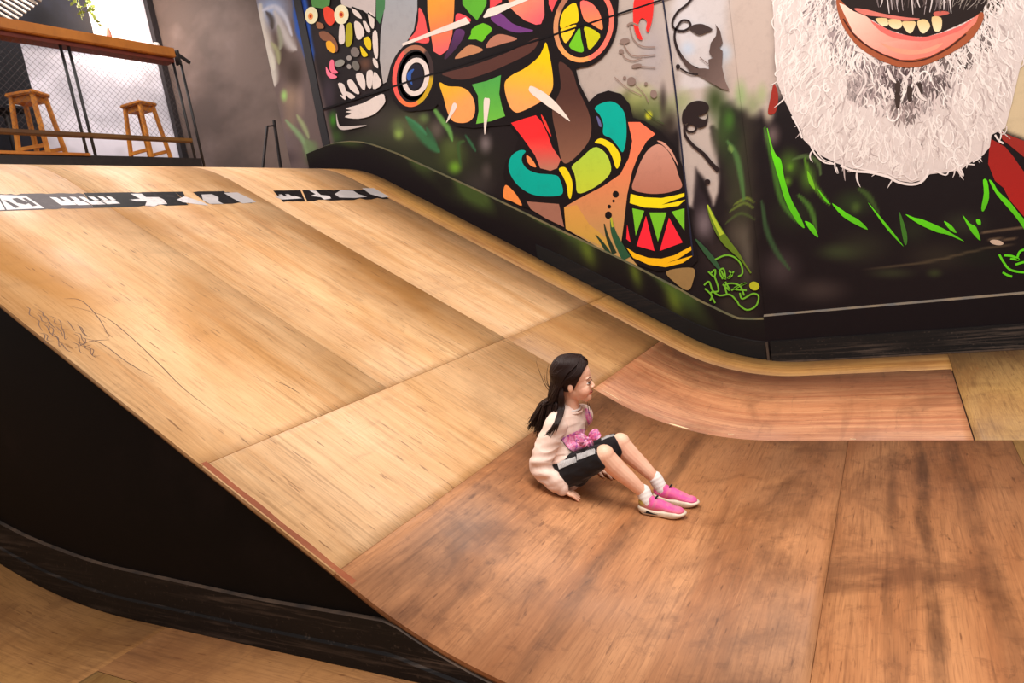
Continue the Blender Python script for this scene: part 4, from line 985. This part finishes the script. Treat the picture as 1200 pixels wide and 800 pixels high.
def shoemat(name,ht):
    m,nt,ns,ln,bs=newmat(name);tc=N(nt,'ShaderNodeTexCoord');sp=N(nt,'ShaderNodeSeparateXYZ');ln.new(tc.outputs['Object'],sp.inputs[0])
    n=noise(nt,26,3,dist=1.);n2=noise(nt,800,2)
    c=mix(nt,lin((224,84,156)),lin((232,116,150)),ramp(nt,n,.4,.6))
    if ht:
        c=mix(nt,c,lin((172,110,160)),ramp(nt,n,.50,.66,0,.5))
        c2=mix(nt,lin((170,140,60)),lin((60,50,44)),ramp(nt,n,.42,.6))
        c=mix(nt,c,c2,ramp(nt,sp.outputs[0],.062,.022))
        c=mix(nt,c,lin((238,134,128)),ramp(nt,sp.outputs[2],.045,.022,0,.7))
    ln.new(c,bs.inputs['Base Color']);bs.inputs['Roughness'].default_value=.75;bump(nt,bs,n2,.3,.001);return m
M['shoeA']=shoemat('pink_knit_multicolour',True);M['shoeB']=shoemat('pink_knit',False)
def normals(me):return [v.normal.copy() for v in me.vertices]
# --- joints (metres)
FW=Vector((.93,-.36,0)).normalized();LT=Vector((.36,.93,0)).normalized()   # chest facing / to her left
pelv=Vector((-1.445,2.775,.250));wst=Vector((-1.442,2.782,.330));chs=Vector((-1.428,2.795,.418));upc=Vector((-1.410,2.808,.488));nkb=Vector((-1.392,2.824,.540))
hipN=pelv+LT*-.055+Vector((.01,0,-.012));hipF=pelv+LT*.055+Vector((.01,0,-.012))
kneN=pt(708,533,2.715);kneF=pt(727,519,2.90);ankN=pt(757,580,2.795);ankF=pt(771,564,2.935)
shN=pt(650,499,2.715);shF=upc+LT*.115+Vector((0,0,-.015));elN=pt(633,545,2.635);wrN=pt(650.5,569.5,2.64)
elF=Vector((-1.49,3.00,.325));wrF=Vector((-1.392,3.015,.185))
def blend(a,b,t):return a.lerp(b,t)
hy=math.radians(14);hp=math.radians(4)
HS=1.06
HR=Matrix.Rotation(hy,3,'Z')@Matrix.Rotation(hp,3,'Y')
HC=pt(690.5,470,2.842)-HR@(Vector((.060,0,-.089))*HS)
def H(x,y,z):return HC+HR@(Vector((x,y,z))*HS)
def hb(bm,c,r,seg=24):ball(bm,H(*c),tuple(v*HS for v in r),HR,seg)
bm=bmesh.new()
hb(bm,(-.006,0,.036),(.081,.071,.078));hb(bm,(.026,0,-.006),(.052,.055,.078));hb(bm,(.047,0,-.066),(.026,.027,.024))
hb(bm,(.004,0,-.034),(.050,.050,.038))
for s in (-1,1):
    hb(bm,(.042,s*.030,-.032),(.030,.025,.030),16);hb(bm,(.060,s*.020,.020),(.017,.022,.009),14)
    hb(bm,(-.006,s*.069,-.010),(.012,.006,.020),14);hb(bm,(.056,s*.030,-.016),(.016,.016,.010),12)
cap_tube(bm,[H(.068,0,.008),H(.079,0,-.008),H(.0840,0,-.0190)],[.0062*HS,.0066*HS,.0076*HS]);hb(bm,(.078,.008,-.023),(.008,.006,.006),12);hb(bm,(.078,-.008,-.023),(.008,.006,.006),12)
hb(bm,(.063,0,-.045),(.014,.022,.013),14)
cap_tube(bm,[H(-.022,0,-.03),H(-.020,0,-.075),nkb+Vector((0,0,-.03))],[.040,.034,.042])
side=LT
cap_tube(bm,[pelv+Vector((0,0,-.01)),wst,chs,upc,nkb+Vector((0,0,-.02))],[(.085,.07),(.08,.065),(.09,.068),(.095,.055),(.05,.045)],side)
# arms
def limb(pts,rads):
    P=smoothcurve(pts,4);n=len(P);m=len(pts)-1
    R=[float(np.interp(i/(n-1)*m,range(m+1),rads)) for i in range(n)];cap_tube(bm,P,R)
limb([shN+LT*.02,blend(shN,elN,.5),elN],[.038,.034,.029]);limb([elN,blend(elN,wrN,.4),wrN],[.029,.028,.021])
limb([shF-LT*.02,blend(shF,elF,.5),elF],[.038,.034,.029]);limb([elF,blend(elF,wrF,.4),wrF],[.029,.028,.021])
# legs: thigh, knee, calf, ankle
def leg(hip,kn,an,out):
    cap_tube(bm,[hip,blend(hip,kn,.5),kn],[.054,.053,.046])
    ax=(an-kn).normalized();bk=Vector((-ax.z,0,ax.x));bk=bk if bk.z<0 else -bk
    limb([kn,blend(kn,an,.25)+bk*.006,blend(kn,an,.55)+bk*.002,blend(kn,an,.85),an],[.0455,.0450,.0375,.0285,.0275])
    ball(bm,kn+Vector((.002,0,.003)),(.0455,.044,.0455))
leg(hipN,kneN,ankN,-1);leg(hipF,kneF,ankF,1)
# feet inside the shoes
def ground(x):return zs(x)
def foot_frame(heel,toe):
    x=(toe-heel).normalized();y=Vector((0,0,1)).cross(x).normalized();z=x.cross(y);return Matrix((x,y,z)).transposed(),heel
def gp(v):return Vector((v[0],v[1],ground(v[0])+.002))
hN=gp((-1.108,2.772));tN=gp((-.895,2.812));hF=gp((-1.085,2.925));tF=gp((-.872,2.938))
FRN,ON=foot_frame(hN,tN);FRF,OF=foot_frame(hF,tF)
for R_,O_,an in ((FRN,ON,ankN),(FRF,OF,ankF)):
    cap_tube(bm,[an,O_+R_@Vector((.05,0,.05))],[.027,.028]);cap_tube(bm,[O_+R_@Vector((.04,0,.045)),O_+R_@Vector((.10,0,.042)),O_+R_@Vector((.16,0,.032))],[.020,.016,.010])
# hands
def hand(wr,fdir,sidev,gfun,thumb,curl=.5):
    """palm flat on the ramp, four unequal fingers bent at the knuckles, thumb from the side of the palm"""
    fd=Vector(fdir).normalized();sv=Vector(sidev).normalized()
    palm=wr+fd*.032;palm.z=gfun(palm.x)+.019
    kn=wr+fd*.060;kn.z=gfun(kn.x)+.021
    cap_tube(bm,[wr,blend(wr,kn,.5),kn],[(.020,.014),(.026,.012),(.027,.0105)],sv)
    for k,(o,L_) in enumerate([(-.0215,.036),(-.0070,.044),(.0075,.047),(.0220,.042)]):   # little .. index along sidev
        sp=fd+sv*(o*6.5);sp.normalize()
        a=kn+sv*o;b=a+sp*L_*.45;b.z=gfun(b.x)+.023;c=b+sp*L_*.34;c.z=gfun(c.x)+.013;d=c+sp*L_*.26;d.z=gfun(d.x)+.0065
        cap_tube(bm,[a,b,c,d],[.0080,.0074,.0068,.0056],seg=10)
    th0=wr+fd*.022+sv*thumb*.018;th0.z=gfun(th0.x)+.018;t1=th0+fd*.020+sv*thumb*.022;t1.z=gfun(t1.x)+.016;t2=t1+fd*.020+sv*thumb*.008;t2.z=gfun(t2.x)+.009
    cap_tube(bm,[th0,t1,t2],[.0095,.0083,.0066],seg=10)
hand(wrN,(.80,.52,-.30),(-.52,.80,0),ground,1)
hand(wrF,(1,-.10,-.35),(.10,1,0),ground,-1)
me=remeshed(bm,'person',.0024,5)
person=link(me,'person',[M['skin'],M['cheek'],M['lip']],smooth=True)
tag(person,'girl in pale pink sweatshirt, black shorts and pink sneakers sitting on the wooden ramp','person')
Hi=HR.inverted()
for p in me.polygons:
    q=Hi@(p.center-HC)/HS
    if .03<q.x and .018<abs(q.y)<.058 and -.050<q.z<-.016:p.material_index=1
    if q.x>.062 and abs(q.y)<.0215-.25*abs(q.z+.047) and -.056<q.z<-.038:p.material_index=2
def child(name,bm_or_me,mat,smooth=True):
    if isinstance(bm_or_me,bpy.types.Mesh):o=link(bm_or_me,name,mat,person,smooth)
    else:o=obj(name,bm_or_me,mat,person,smooth)
    return o
# face details
for s in (-1,1):
    fx=0 if s<0 else -.0045
    bm=bmesh.new();hb(bm,(.0640,s*.0285,-.001),(.0112,.0110,.0050),16);e=child('eye',bm,plain('eye_white',(230,222,216),.25))
    bm=bmesh.new();hb(bm,(.0722,s*.0300,-.001),(.0045,.0066,.0048),14);i=child('iris',bm,plain('dark_iris',(38,24,20),.2));i.parent=e
    bm=bmesh.new();tube(bm,[H(.0725+fx,s*.016,.002),H(.0755+fx,s*.023,.0066),H(.0745+fx,s*.032,.0068),H(.067,s*.041,.0025)],[.0008,.0018,.0020,.0010],8);child('eyelash',bm,M['hair'])
    bm=bmesh.new();tube(bm,[H(.0765+fx,s*.014,.020),H(.0755+fx,s*.022,.0245),H(.0715+fx,s*.033,.0235),H(.064+fx,s*.043,.018)],[.0010,.0018,.0016,.0006],8);child('eyebrow',bm,M['hair'])
bm=bmesh.new();tube(bm,[H(.070,-.0195,-.0425),H(.0765,-.008,-.0465),H(.0765,.008,-.0465),H(.070,.0195,-.0425)],[.001,.0026,.0026,.001],8);child('mouth',bm,plain('mouth_inside',(120,44,44),.5))
# --- sweatshirt
bm=bmesh.new()
T=[pelv+Vector((-.004,0,-.03)),pelv+Vector((.004,0,.03)),wst,chs,upc,nkb+Vector((-.002,0,-.004))]
cap_tube(bm,smoothcurve(T,4),[( float(np.interp(i/4,range(6),[.104,.110,.106,.110,.104,.048])),float(np.interp(i/4,range(6),[.088,.098,.092,.086,.072,.045]))) for i in range(21)],side,24)
ball(bm,pelv+FW*.035+Vector((0,0,.055)),(.085,.100,.058))
ball(bm,wst+FW*.03+Vector((0,0,.03)),(.08,.085,.05))
def folds(me,amp=1.0):
    fold=[(elN,.085),(pelv+Vector((0,0,.06)),.12),(blend(elN,wrN,.6),.07),(elF,.08)]
    NM=normals(me)
    for v in me.vertices:
        p=v.co.copy();q=sum(math.exp(-((p-c).length/r)**2) for c,r in fold)
        w=1-abs(pnoise(Vector((p.x*9+p.z*4,p.y*9,p.z*26)))*2)
        w2=pnoise(Vector((p.x*22,p.y*22,p.z*30+5)))
        v.co=p+NM[v.index]*((w-.6)*.0085*(.25+q)+w2*.004*(.4+q))*amp
    return me
torso_me=folds(remeshed(bm,'sweatshirt',.0036,14))
bm=bmesh.new()
def sleeve(a,b,c,ra):
    P=smoothcurve([a,blend(a,b,.5)+Vector((-.006,0,0)),b,blend(b,c,.5)+Vector((0,0,-.004)),c],5);n=len(P)
    cap_tube(bm,P,[float(np.interp(i/(n-1),[0,.25,.5,.75,.93,1],ra)) for i in range(n)])
sleeve(shN+LT*.012,elN,wrN+Vector((.026,.012,-.014)),[.058,.055,.050,.046,.041,.034])
sleeve(shF-LT*.012,elF,wrF,[.056,.052,.048,.044,.039,.033])
slv=folds(remeshed(bm,'sleeves',.0036,12))
bm=bmesh.new();bm.from_mesh(torso_me);bm.from_mesh(slv);me=bpy.data.meshes.new('sweatshirt');bm.to_mesh(me);bm.free()
bpy.data.meshes.remove(torso_me);bpy.data.meshes.remove(slv)
sw=child('sweatshirt',me,M['sweat'])
bvh_s=BVHTree.FromPolygons([v.co.copy() for v in me.vertices],[tuple(p.vertices) for p in me.polygons])
# cuffs and neckband
bm=bmesh.new();d=(wrF-elF).normalized();tube(bm,[wrF-d*.026,wrF-d*.016,wrF-d*.004,wrF+d*.004],[.040,.0375,.033,.026],20);o=child('cuff',bm,M['sweat']);o.parent=sw
def ringmesh(c,rx,ry,t,tilt):
    b=bmesh.new();n=40;R_=Matrix((FW,LT,Vector((0,0,1)))).transposed()@Matrix.Rotation(tilt,3,'Y')
    P=[c+R_@Vector((rx*math.cos(2*math.pi*i/n),ry*math.sin(2*math.pi*i/n),0)) for i in range(n+1)]
    tube(b,P,t,10,cap=False);return b
o=child('neckband',ringmesh(nkb+Vector((.004,-.001,-.008)),.054,.058,.0042,math.radians(18)),M['sweat']);o.parent=sw
child('undershirt_collar',ringmesh(nkb+Vector((.004,-.001,.001)),.046,.050,.0050,math.radians(18)),M['under'])
# printed patch and bow on the front
def patch(name,P,mat,off,step=.55,par=sw):
    xs=[p[0] for p in P];ys=[p[1] for p in P];b=bmesh.new();gx=np.arange(min(xs),max(xs)+step,step);gy=np.arange(min(ys),max(ys)+step,step)
    X,Y_=np.meshgrid(gx,gy,indexing='ij');sd=sdpoly(X,Y_,P);V={}
    for i in range(len(gx)):
        for j in range(len(gy)):
            if sd[i,j]<=.4:
                r=Vector(ray(gx[i],gy[j])).normalized();h,nn,_,_=bvh_s.ray_cast(Vector((0,0,S)),r)
                if h: V[i,j]=b.verts.new(h+nn*off)
    for (i,j) in V:
        q=[(i,j),(i+1,j),(i+1,j+1),(i,j+1)]
        if all(k in V for k in q):
            vv=[V[k] for k in q]
            if max((a.co-c.co).length for a in vv for c in vv)<.03:b.faces.new(vv)
    if not b.faces:b.free();return None
    for v in [v for v in b.verts if not v.link_faces]:b.verts.remove(v)
    o=child(name,b,mat);o.parent=par
    return o
def tiedye(name,a,b_,c_):
    m,nt,ns,ln,bs=newmat(name);n=noise(nt,34,4,dist=1.6);n2=noise(nt,55,3,loc=(4,2,1),dist=1.)
    c=mix(nt,lin(a),lin(b_),ramp(nt,n,.42,.58));c=mix(nt,c,lin(c_),ramp(nt,n2,.52,.62))
    ln.new(c,bs.inputs['Base Color']);bs.inputs['Roughness'].default_value=.6;return m
M['dye']=tiedye('pink_watercolour_print',(224,96,150),(236,170,196),(170,90,170))
patch('printed_patch',[(657,514),(668,508),(680,503),(694,503),(702,508),(702,519),(690,524),(674,530),(667,526)],M['dye'],.003)
patch('printed_patch',[(686,478),(690,480),(694,492),(696,506),(692,508),(689,496),(685,485)],M['dye'],.003)
def hit(x,y,off=0):
    r=Vector(ray(x,y)).normalized();h,nn,_,_=bvh_s.ray_cast(Vector((0,0,S)),r)
    return (h+nn*off) if h else pt(x,y,2.72)
kc=hit(689,514,.014)
bow=[]
def loop(c,dirv,L_,w):
    b=bmesh.new();dirv=dirv.normalized();up=Vector((0,0,1));n=9
    nrm=(Vector((0,0,S))-c).normalized();sv=dirv.cross(nrm).normalized()
    tube(b,[c+dirv*L_*t+nrm*.010*math.sin(math.pi*t) for t in np.linspace(0,1,n)],[(.004+w*math.sin(math.pi*min(1,t*.80))**.8,.002+.0035*math.sin(math.pi*t)) for t in np.linspace(0,1,n)],18,sv)
    for v in b.verts:v.co+=nrm*.0055*math.sin((v.co-c).dot(sv)*420+(v.co-c).dot(dirv)*90)
    o=child('bow_loop',b,M['dye']);o.parent=sw
img_r=Vector(RX);img_u=-Vector(RY)
loop(kc,img_r*.9+img_u*.55,.060,.021);loop(kc,-img_r*1+img_u*.10,.060,.020)
loop(kc,img_r*.35-img_u*.8,.040,.012);loop(kc,-img_r*.55-img_u*.6,.045,.013)
bm=bmesh.new();tube(bm,[hit(x,y,.005) for x,y in [(657,514),(661,520),(667,527),(675,531),(684,527)]],.0014,6);o=child('piping',bm,M['shorts']);o.parent=sw
bm=bmesh.new();ball(bm,kc+(Vector((0,0,S))-kc).normalized()*.008,(.008,.008,.010));o=child('bow_knot',bm,M['dye']);o.parent=sw
# --- shorts
bm=bmesh.new()
cap_tube(bm,[hipN+Vector((-.01,0,0)),blend(hipN,kneN,.45),blend(hipN,kneN,.78)],[.082,.074,.062]);cap_tube(bm,[hipF+Vector((-.01,0,0)),blend(hipF,kneF,.45),blend(hipF,kneF,.80)],[.082,.074,.062])
ball(bm,pelv+Vector((-.005,0,-.004)),(.098,.118,.082));ball(bm,blend(hipN,hipF,.5)+Vector((.04,0,-.02)),(.07,.07,.055))
for hp_,kn_ in ((hipN,kneN),(hipF,kneF)):
    dk=(kn_-hp_).normalized();tube(bm,[blend(hp_,kn_,.5),blend(hp_,kn_,.86),kn_-dk*.003],[.070,.060,.0545],20)
me=remeshed(bm,'shorts',.0036,5)
NM=normals(me)
for v in me.vertices:
    p=v.co.copy();v.co=p+NM[v.index]*(pnoise(Vector((p.x*24,p.y*24,p.z*30)))*.005);v.co.z=max(v.co.z,ground(v.co.x)+.002)
sh=child('shorts',me,M['shorts'])
bvh_k=BVHTree.FromPolygons([v.co.copy() for v in me.vertices],[tuple(p.vertices) for p in me.polygons])
def stripe(hp_,kn_,t0,t1,ang,w,seed):
    ax=(kn_-hp_).normalized();u=Vector((0,0,1));u=(u-ax*u.dot(ax)).normalized();s=ax.cross(u)
    if s.y>0:s=-s
    b=bmesh.new();n=46;m=5;R_=[]
    for i in range(n+1):
        c=blend(hp_,kn_,t0+(t1-t0)*i/n);row=[]
        for j in range(m+1):
            a=ang+(j/m-.5)*w/.065;dv=u*math.cos(a)+s*math.sin(a)
            h,nn,_,_=bvh_k.ray_cast(c+dv*.2,-dv);h=h if h else c+dv*.065
            row.append(b.verts.new(h+dv*(.003+.0028*math.sin(i*1.9+math.sin(j*1.3+seed)))))
        R_.append(row)
    for i in range(n):
        for j in range(m):b.faces.new((R_[i][j],R_[i+1][j],R_[i+1][j+1],R_[i][j+1]))
    o=child('pleated_stripe',b,M['trim']);o.parent=sh;o['label']='silver pleated stripe'
stripe(hipN,kneN,.24,.60,.92,.027,0);stripe(hipN,kneN,.62,.97,.80,.031,2);stripe(hipF,kneF,.74,.99,.25,.020,1)
# --- shoes and socks
def shoe(R_,O_,an,mat,lab,black):
    W_=lambda x,y,z:O_+R_@Vector((x,y,z))
    outline=[(0.0,.0,.0),(.02,.027,0),(.06,.031,0),(.105,.033,0),(.15,.040,0),(.185,.034,0),(.208,.018,0),(.215,0,0)]
    out=[(x,y) for x,y,_ in outline]+[(x,-y) for x,y,_ in outline[::-1][1:-1]]
    out=[(p.x,p.y) for p in smoothcurve([(a,b,0) for a,b in out],4,True)]
    b=bmesh.new();zz=[(.0,.93),(.006,1.0),(.016,1.02),(.024,.98)];rings=[]
    for k,(z,s_) in enumerate(zz):
        ring=[]
        for (x,y) in out:
            up=.012*max(0,(x-.15)/.065)**2*(1 if k<2 else .6)+(.008*max(0,(.05-x)/.05) if k>=2 else .006*max(0,(.02-x)/.02)) 
            wv=.004*math.sin(x*55) if k==3 else 0
            ring.append(b.verts.new((.107+(x-.107)*s_,y*s_,z+up+wv)))
        rings.append(ring)
    n=len(out)
    for k in range(3):
        for i in range(n):b.faces.new((rings[k][i],rings[k][(i+1)%n],rings[k+1][(i+1)%n],rings[k+1][i]))
    b.faces.new(rings[0][::-1]);b.faces.new(rings[-1]);bmesh.ops.recalc_face_normals(b,faces=b.faces)
    so=obj('sole',b,M['sole'],None,True);
    # upper, in shoe coordinates
    b=bmesh.new()
    cap_tube(b,[(.030,0,.040),(.060,0,.042),(.100,0,.038),(.140,0,.032),(.172,0,.026)],[(.028,.036),(.030,.036),(.032,.030),(.036,.022),(.032,.014)],Vector((0,1,0)),20)
    ball(b,(.030,0,.045),(.029,.026,.036));ball(b,(.172,0,.028),(.034,.034,.016));ball(b,(.045,0,.062),(.034,.026,.022))
    ball(b,(.095,0,.050),(.035,.024,.018))
    me=remeshed(b,'shoe',.0026,6);up=link(me,'shoe',mat,person,True);up['label']=lab
    up.matrix_local=Matrix.Translation(O_)@R_.to_4x4()
    so.parent=up
    b=bmesh.new();tube(b,[(.074,0,.066),(.080,0,.078),(.087,0,.086)],[(.012,.004),(.011,.004),(.009,.004)],10,Vector((0,1,0)));t=obj('pull_tab',b,M['shorts'],up,True)
    b=bmesh.new();tube(b,[(.008,0,.066),(.000,0,.076),(-.003,0,.086)],[(.010,.003),(.009,.003),(.008,.003)],10,Vector((0,1,0)));t=obj('pull_tab',b,M['shorts'],up,True)
    # dark wedge in the side of the sole
    b=bmesh.new();P=[(.018,.018),(.045,.020),(.075,.012),(.092,.009),(.070,.007),(.030,.008)]
    for s_ in (-1,1):
        b=bmesh.new();lo=[];hi=[]
        for x,z in P:
            y=float(np.interp(x,[q[0] for q in outline],[q[1] for q in outline]))*1.02
            lo.append(b.verts.new((x,s_*(y-.004),z)));hi.append(b.verts.new((x,s_*(y+.0015),z)))
        b.faces.new(hi);
        for i in range(len(P)):b.faces.new((lo[i],lo[(i+1)%len(P)],hi[(i+1)%len(P)],hi[i]))
        bmesh.ops.recalc_face_normals(b,faces=b.faces);obj('sole_insert',b,M['shorts'],up)
    b=bmesh.new();a0=O_+R_@Vector((.043,0,.050));dd=(an-a0);aa=an+ (an-a0).normalized()*.010
    P_=smoothcurve([a0,blend(a0,an,.5),an,aa],5);n=len(P_)
    cap_tube(b,P_,[float(np.interp(i/(n-1),[0,.4,.8,1],[.030,.0325,.0335,.0325])) for i in range(n)])
    me=remeshed(b,'sock',.003,4)
    NM=normals(me)
    for v in me.vertices:
        p=v.co.copy();v.co=p+NM[v.index]*.0004*math.sin((p-a0).dot((an-a0).normalized())*330)
    link(me,'sock',M['sock'],person,True)
shoe(FRN,ON,blend(ankN,kneN,.05),M['shoeA'],'pink sneaker with yellow and black heel, nearer foot',True)
shoe(FRF,OF,blend(ankF,kneF,.05),M['shoeB'],'plain bright pink sneaker, farther foot',True)
# --- hair
bm=bmesh.new();res=bmesh.ops.create_uvsphere(bm,u_segments=48,v_segments=32,radius=1)
for v in res['verts']:v.co=Vector((v.co.x*.0885-.010,v.co.y*.0790,v.co.z*.0865+.040))
bmesh.ops.bisect_plane(bm,geom=bm.verts[:]+bm.edges[:]+bm.faces[:],plane_co=(.0188,0,0),plane_no=(.853,0,-.52),clear_outer=True)
for v in bm.verts:v.co=H(*v.co)
r6=random.Random(5)
def lock(P,R0,seg=7,n=5):
    C_=smoothcurve(P,n);m=len(C_);tube(bm,C_,[float(np.interp(i/(m-1),np.linspace(0,1,len(R0)),R0)) for i in range(m)],seg,flat=.6)
def scalp(th,el,s,g=1.0):
    a=math.radians(th);e=math.radians(el)
    return Vector((-.010+.090*g*math.cos(a)*math.cos(e),s*.0815*g*math.sin(a)*math.cos(e),.040+.0885*g*math.sin(e)))
for i in range(560):
    s=-1 if i%5<3 else 1;th=r6.uniform(26,178);f_=(th-26)/152
    j=lambda a:r6.uniform(-a,a)
    t=f_**1.3;x0=.058-.105*t
    p0=Vector((x0,s*.002+j(.002),.040+.0885*math.sqrt(max(0,1-((x0+.010)/.090)**2))+.001))
    g=1.015+r6.random()*.035
    P_=[p0,scalp(th+2,56,s,g),scalp(th+(100-th)*.45 if th<100 else th,34,s,g),scalp(92+80*f_,10,s,g),scalp(108+68*f_,-14,s,g*.99)]
    W_=[H(*p) for p in P_]+[H(-.092-.02*f_+j(.01),s*(.050-.035*f_)+j(.012),-.066+j(.01))]
    u=r6.random()
    Ye=2.735+.10*r6.random() if s<0 else 2.80+.09*r6.random()
    ex=624+26*u+r6.uniform(-3,3);ey=505+6*math.sin(u*3)+r6.uniform(-9,5)
    if u<.10:ex-=5;ey-=5
    end=pt(ex,ey,Ye);mid=pt(634+19*u+j(2),475+j(3),Ye+.01)
    W_+=[mid,blend(mid,end,.55)+Vector((j(.006),j(.006),0)),end]
    lock(W_,[.0025,.0048,.0052,.0052,.005,.005,.0046,.0036,.0004],6,4)
for i in range(130):
    s=-1 if i%3<2 else 1;a=r6.random();j=lambda q:r6.uniform(-q,q);g=1.004+r6.random()*.03
    x0=.060-.03*a
    P_=[Vector((x0,s*.002,.040+.0885*math.sqrt(max(0,1-((x0+.010)/.090)**2)))),scalp(12+18*a,58,s,g),scalp(24+32*a+j(2),35,s,g),scalp(46+24*a+j(2),14+j(2),s,g),scalp(72+18*a,-2+j(3),s,g),scalp(106+18*a,-18+j(3),s,g),Vector((-.070+j(.01),s*.050,-.060))]
    W_=[H(*p) for p in P_]+([pt(652+j(3),480+j(3),2.76),pt(642+j(5),498+j(6),2.75)] if s<0 else [pt(650+j(3),482,2.85)])
    lock(W_,[.0012,.0034,.0040,.0042,.0042,.004,.004,.003,.0004],6,4)
# locks over the near shoulder and wisps
for i in range(26):
    j=lambda a:r6.uniform(-a,a)
    ex,ey=(641+j(4),511+j(4)) if i<18 else (650+j(3),503+j(5))
    Pn=[H(-.046+j(.008),-.060,.0+j(.01)),H(-.048+j(.008),-.072,-.045),pt(658+j(3),478,2.745),pt(653+j(3),494,2.665),pt(ex,ey,2.648)]
    lock(Pn,[.0008,.005,.005,.004,.0005])
for P_ in [[(650,466),(640,453),(634,440),(628,423)],[(651,462),(642,450),(641,436),(643,426)],[(650,461),(640,449),(638,438)],[(640,487),(628,494),(615,497)],[(638,490),(630,498),(621,506)],[(690,472),(692,480),(694,490)],[(688,470),(690,482),(691,488)]]:
    lock([pt(x,y,2.80 if x<680 else 2.86) for x,y in P_],[.0008,.0018,.0011,.0004],5)
me=bpy.data.meshes.new('hair');bm.to_mesh(me);bm.free()
hair=link(me,'hair',M['hair'],person,True)
# ================================================================ CAMERA, LIGHTS, WORLD
cam=bpy.data.cameras.new('camera');co=bpy.data.objects.new('camera',cam);C.objects.link(co)
cam.sensor_width=36;cam.lens=F/1200*36;cam.clip_start=.02
Mx=Matrix(((RX[0],-RY[0],-RZ[0],0),(RX[1],-RY[1],-RZ[1],0),(RX[2],-RY[2],-RZ[2],S),(0,0,0,1)))
co.matrix_world=Mx
bpy.context.scene.camera=co
def area(name,loc,target,size,power,col=(1,.93,.84),sy=None):
    l=bpy.data.lights.new(name,'AREA');l.shape='RECTANGLE';l.size=size;l.size_y=sy or size;l.energy=power;l.color=col
    o=bpy.data.objects.new(name,l);C.objects.link(o);o.location=loc
    o.rotation_euler=(Vector(target)-Vector(loc)).to_track_quat('-Z','Y').to_euler();return o
area('ceiling_panel_light',(-.6,1.8,5.6),(-.8,3.4,0),1.9,290,(1,.945,.885),3.4)
area('ceiling_panel_light',(1.8,1.2,5.4),(.2,5.9,1.5),1.6,200,(1,.95,.90),2.6)
area('deck_hanging_light',(-5.9,3.4,4.7),(-3.6,2.9,1.6),1.3,95,(1,.95,.90),1.8)
area('lounge_ceiling_light',(XL+1.0,YF-1.0,5.0),(XL,YF-.9,3.0),.5,44,(1,.96,.97),1.0)
w=bpy.data.worlds.new('world');bpy.context.scene.world=w;w.use_nodes=True
w.node_tree.nodes['Background'].inputs[0].default_value=(1,.93,.87,1);w.node_tree.nodes['Background'].inputs[1].default_value=.36
vs=bpy.context.scene.view_settings;vs.view_transform='Standard';vs.look='None';vs.gamma=1;vs.exposure=0;vs.use_curve_mapping=False
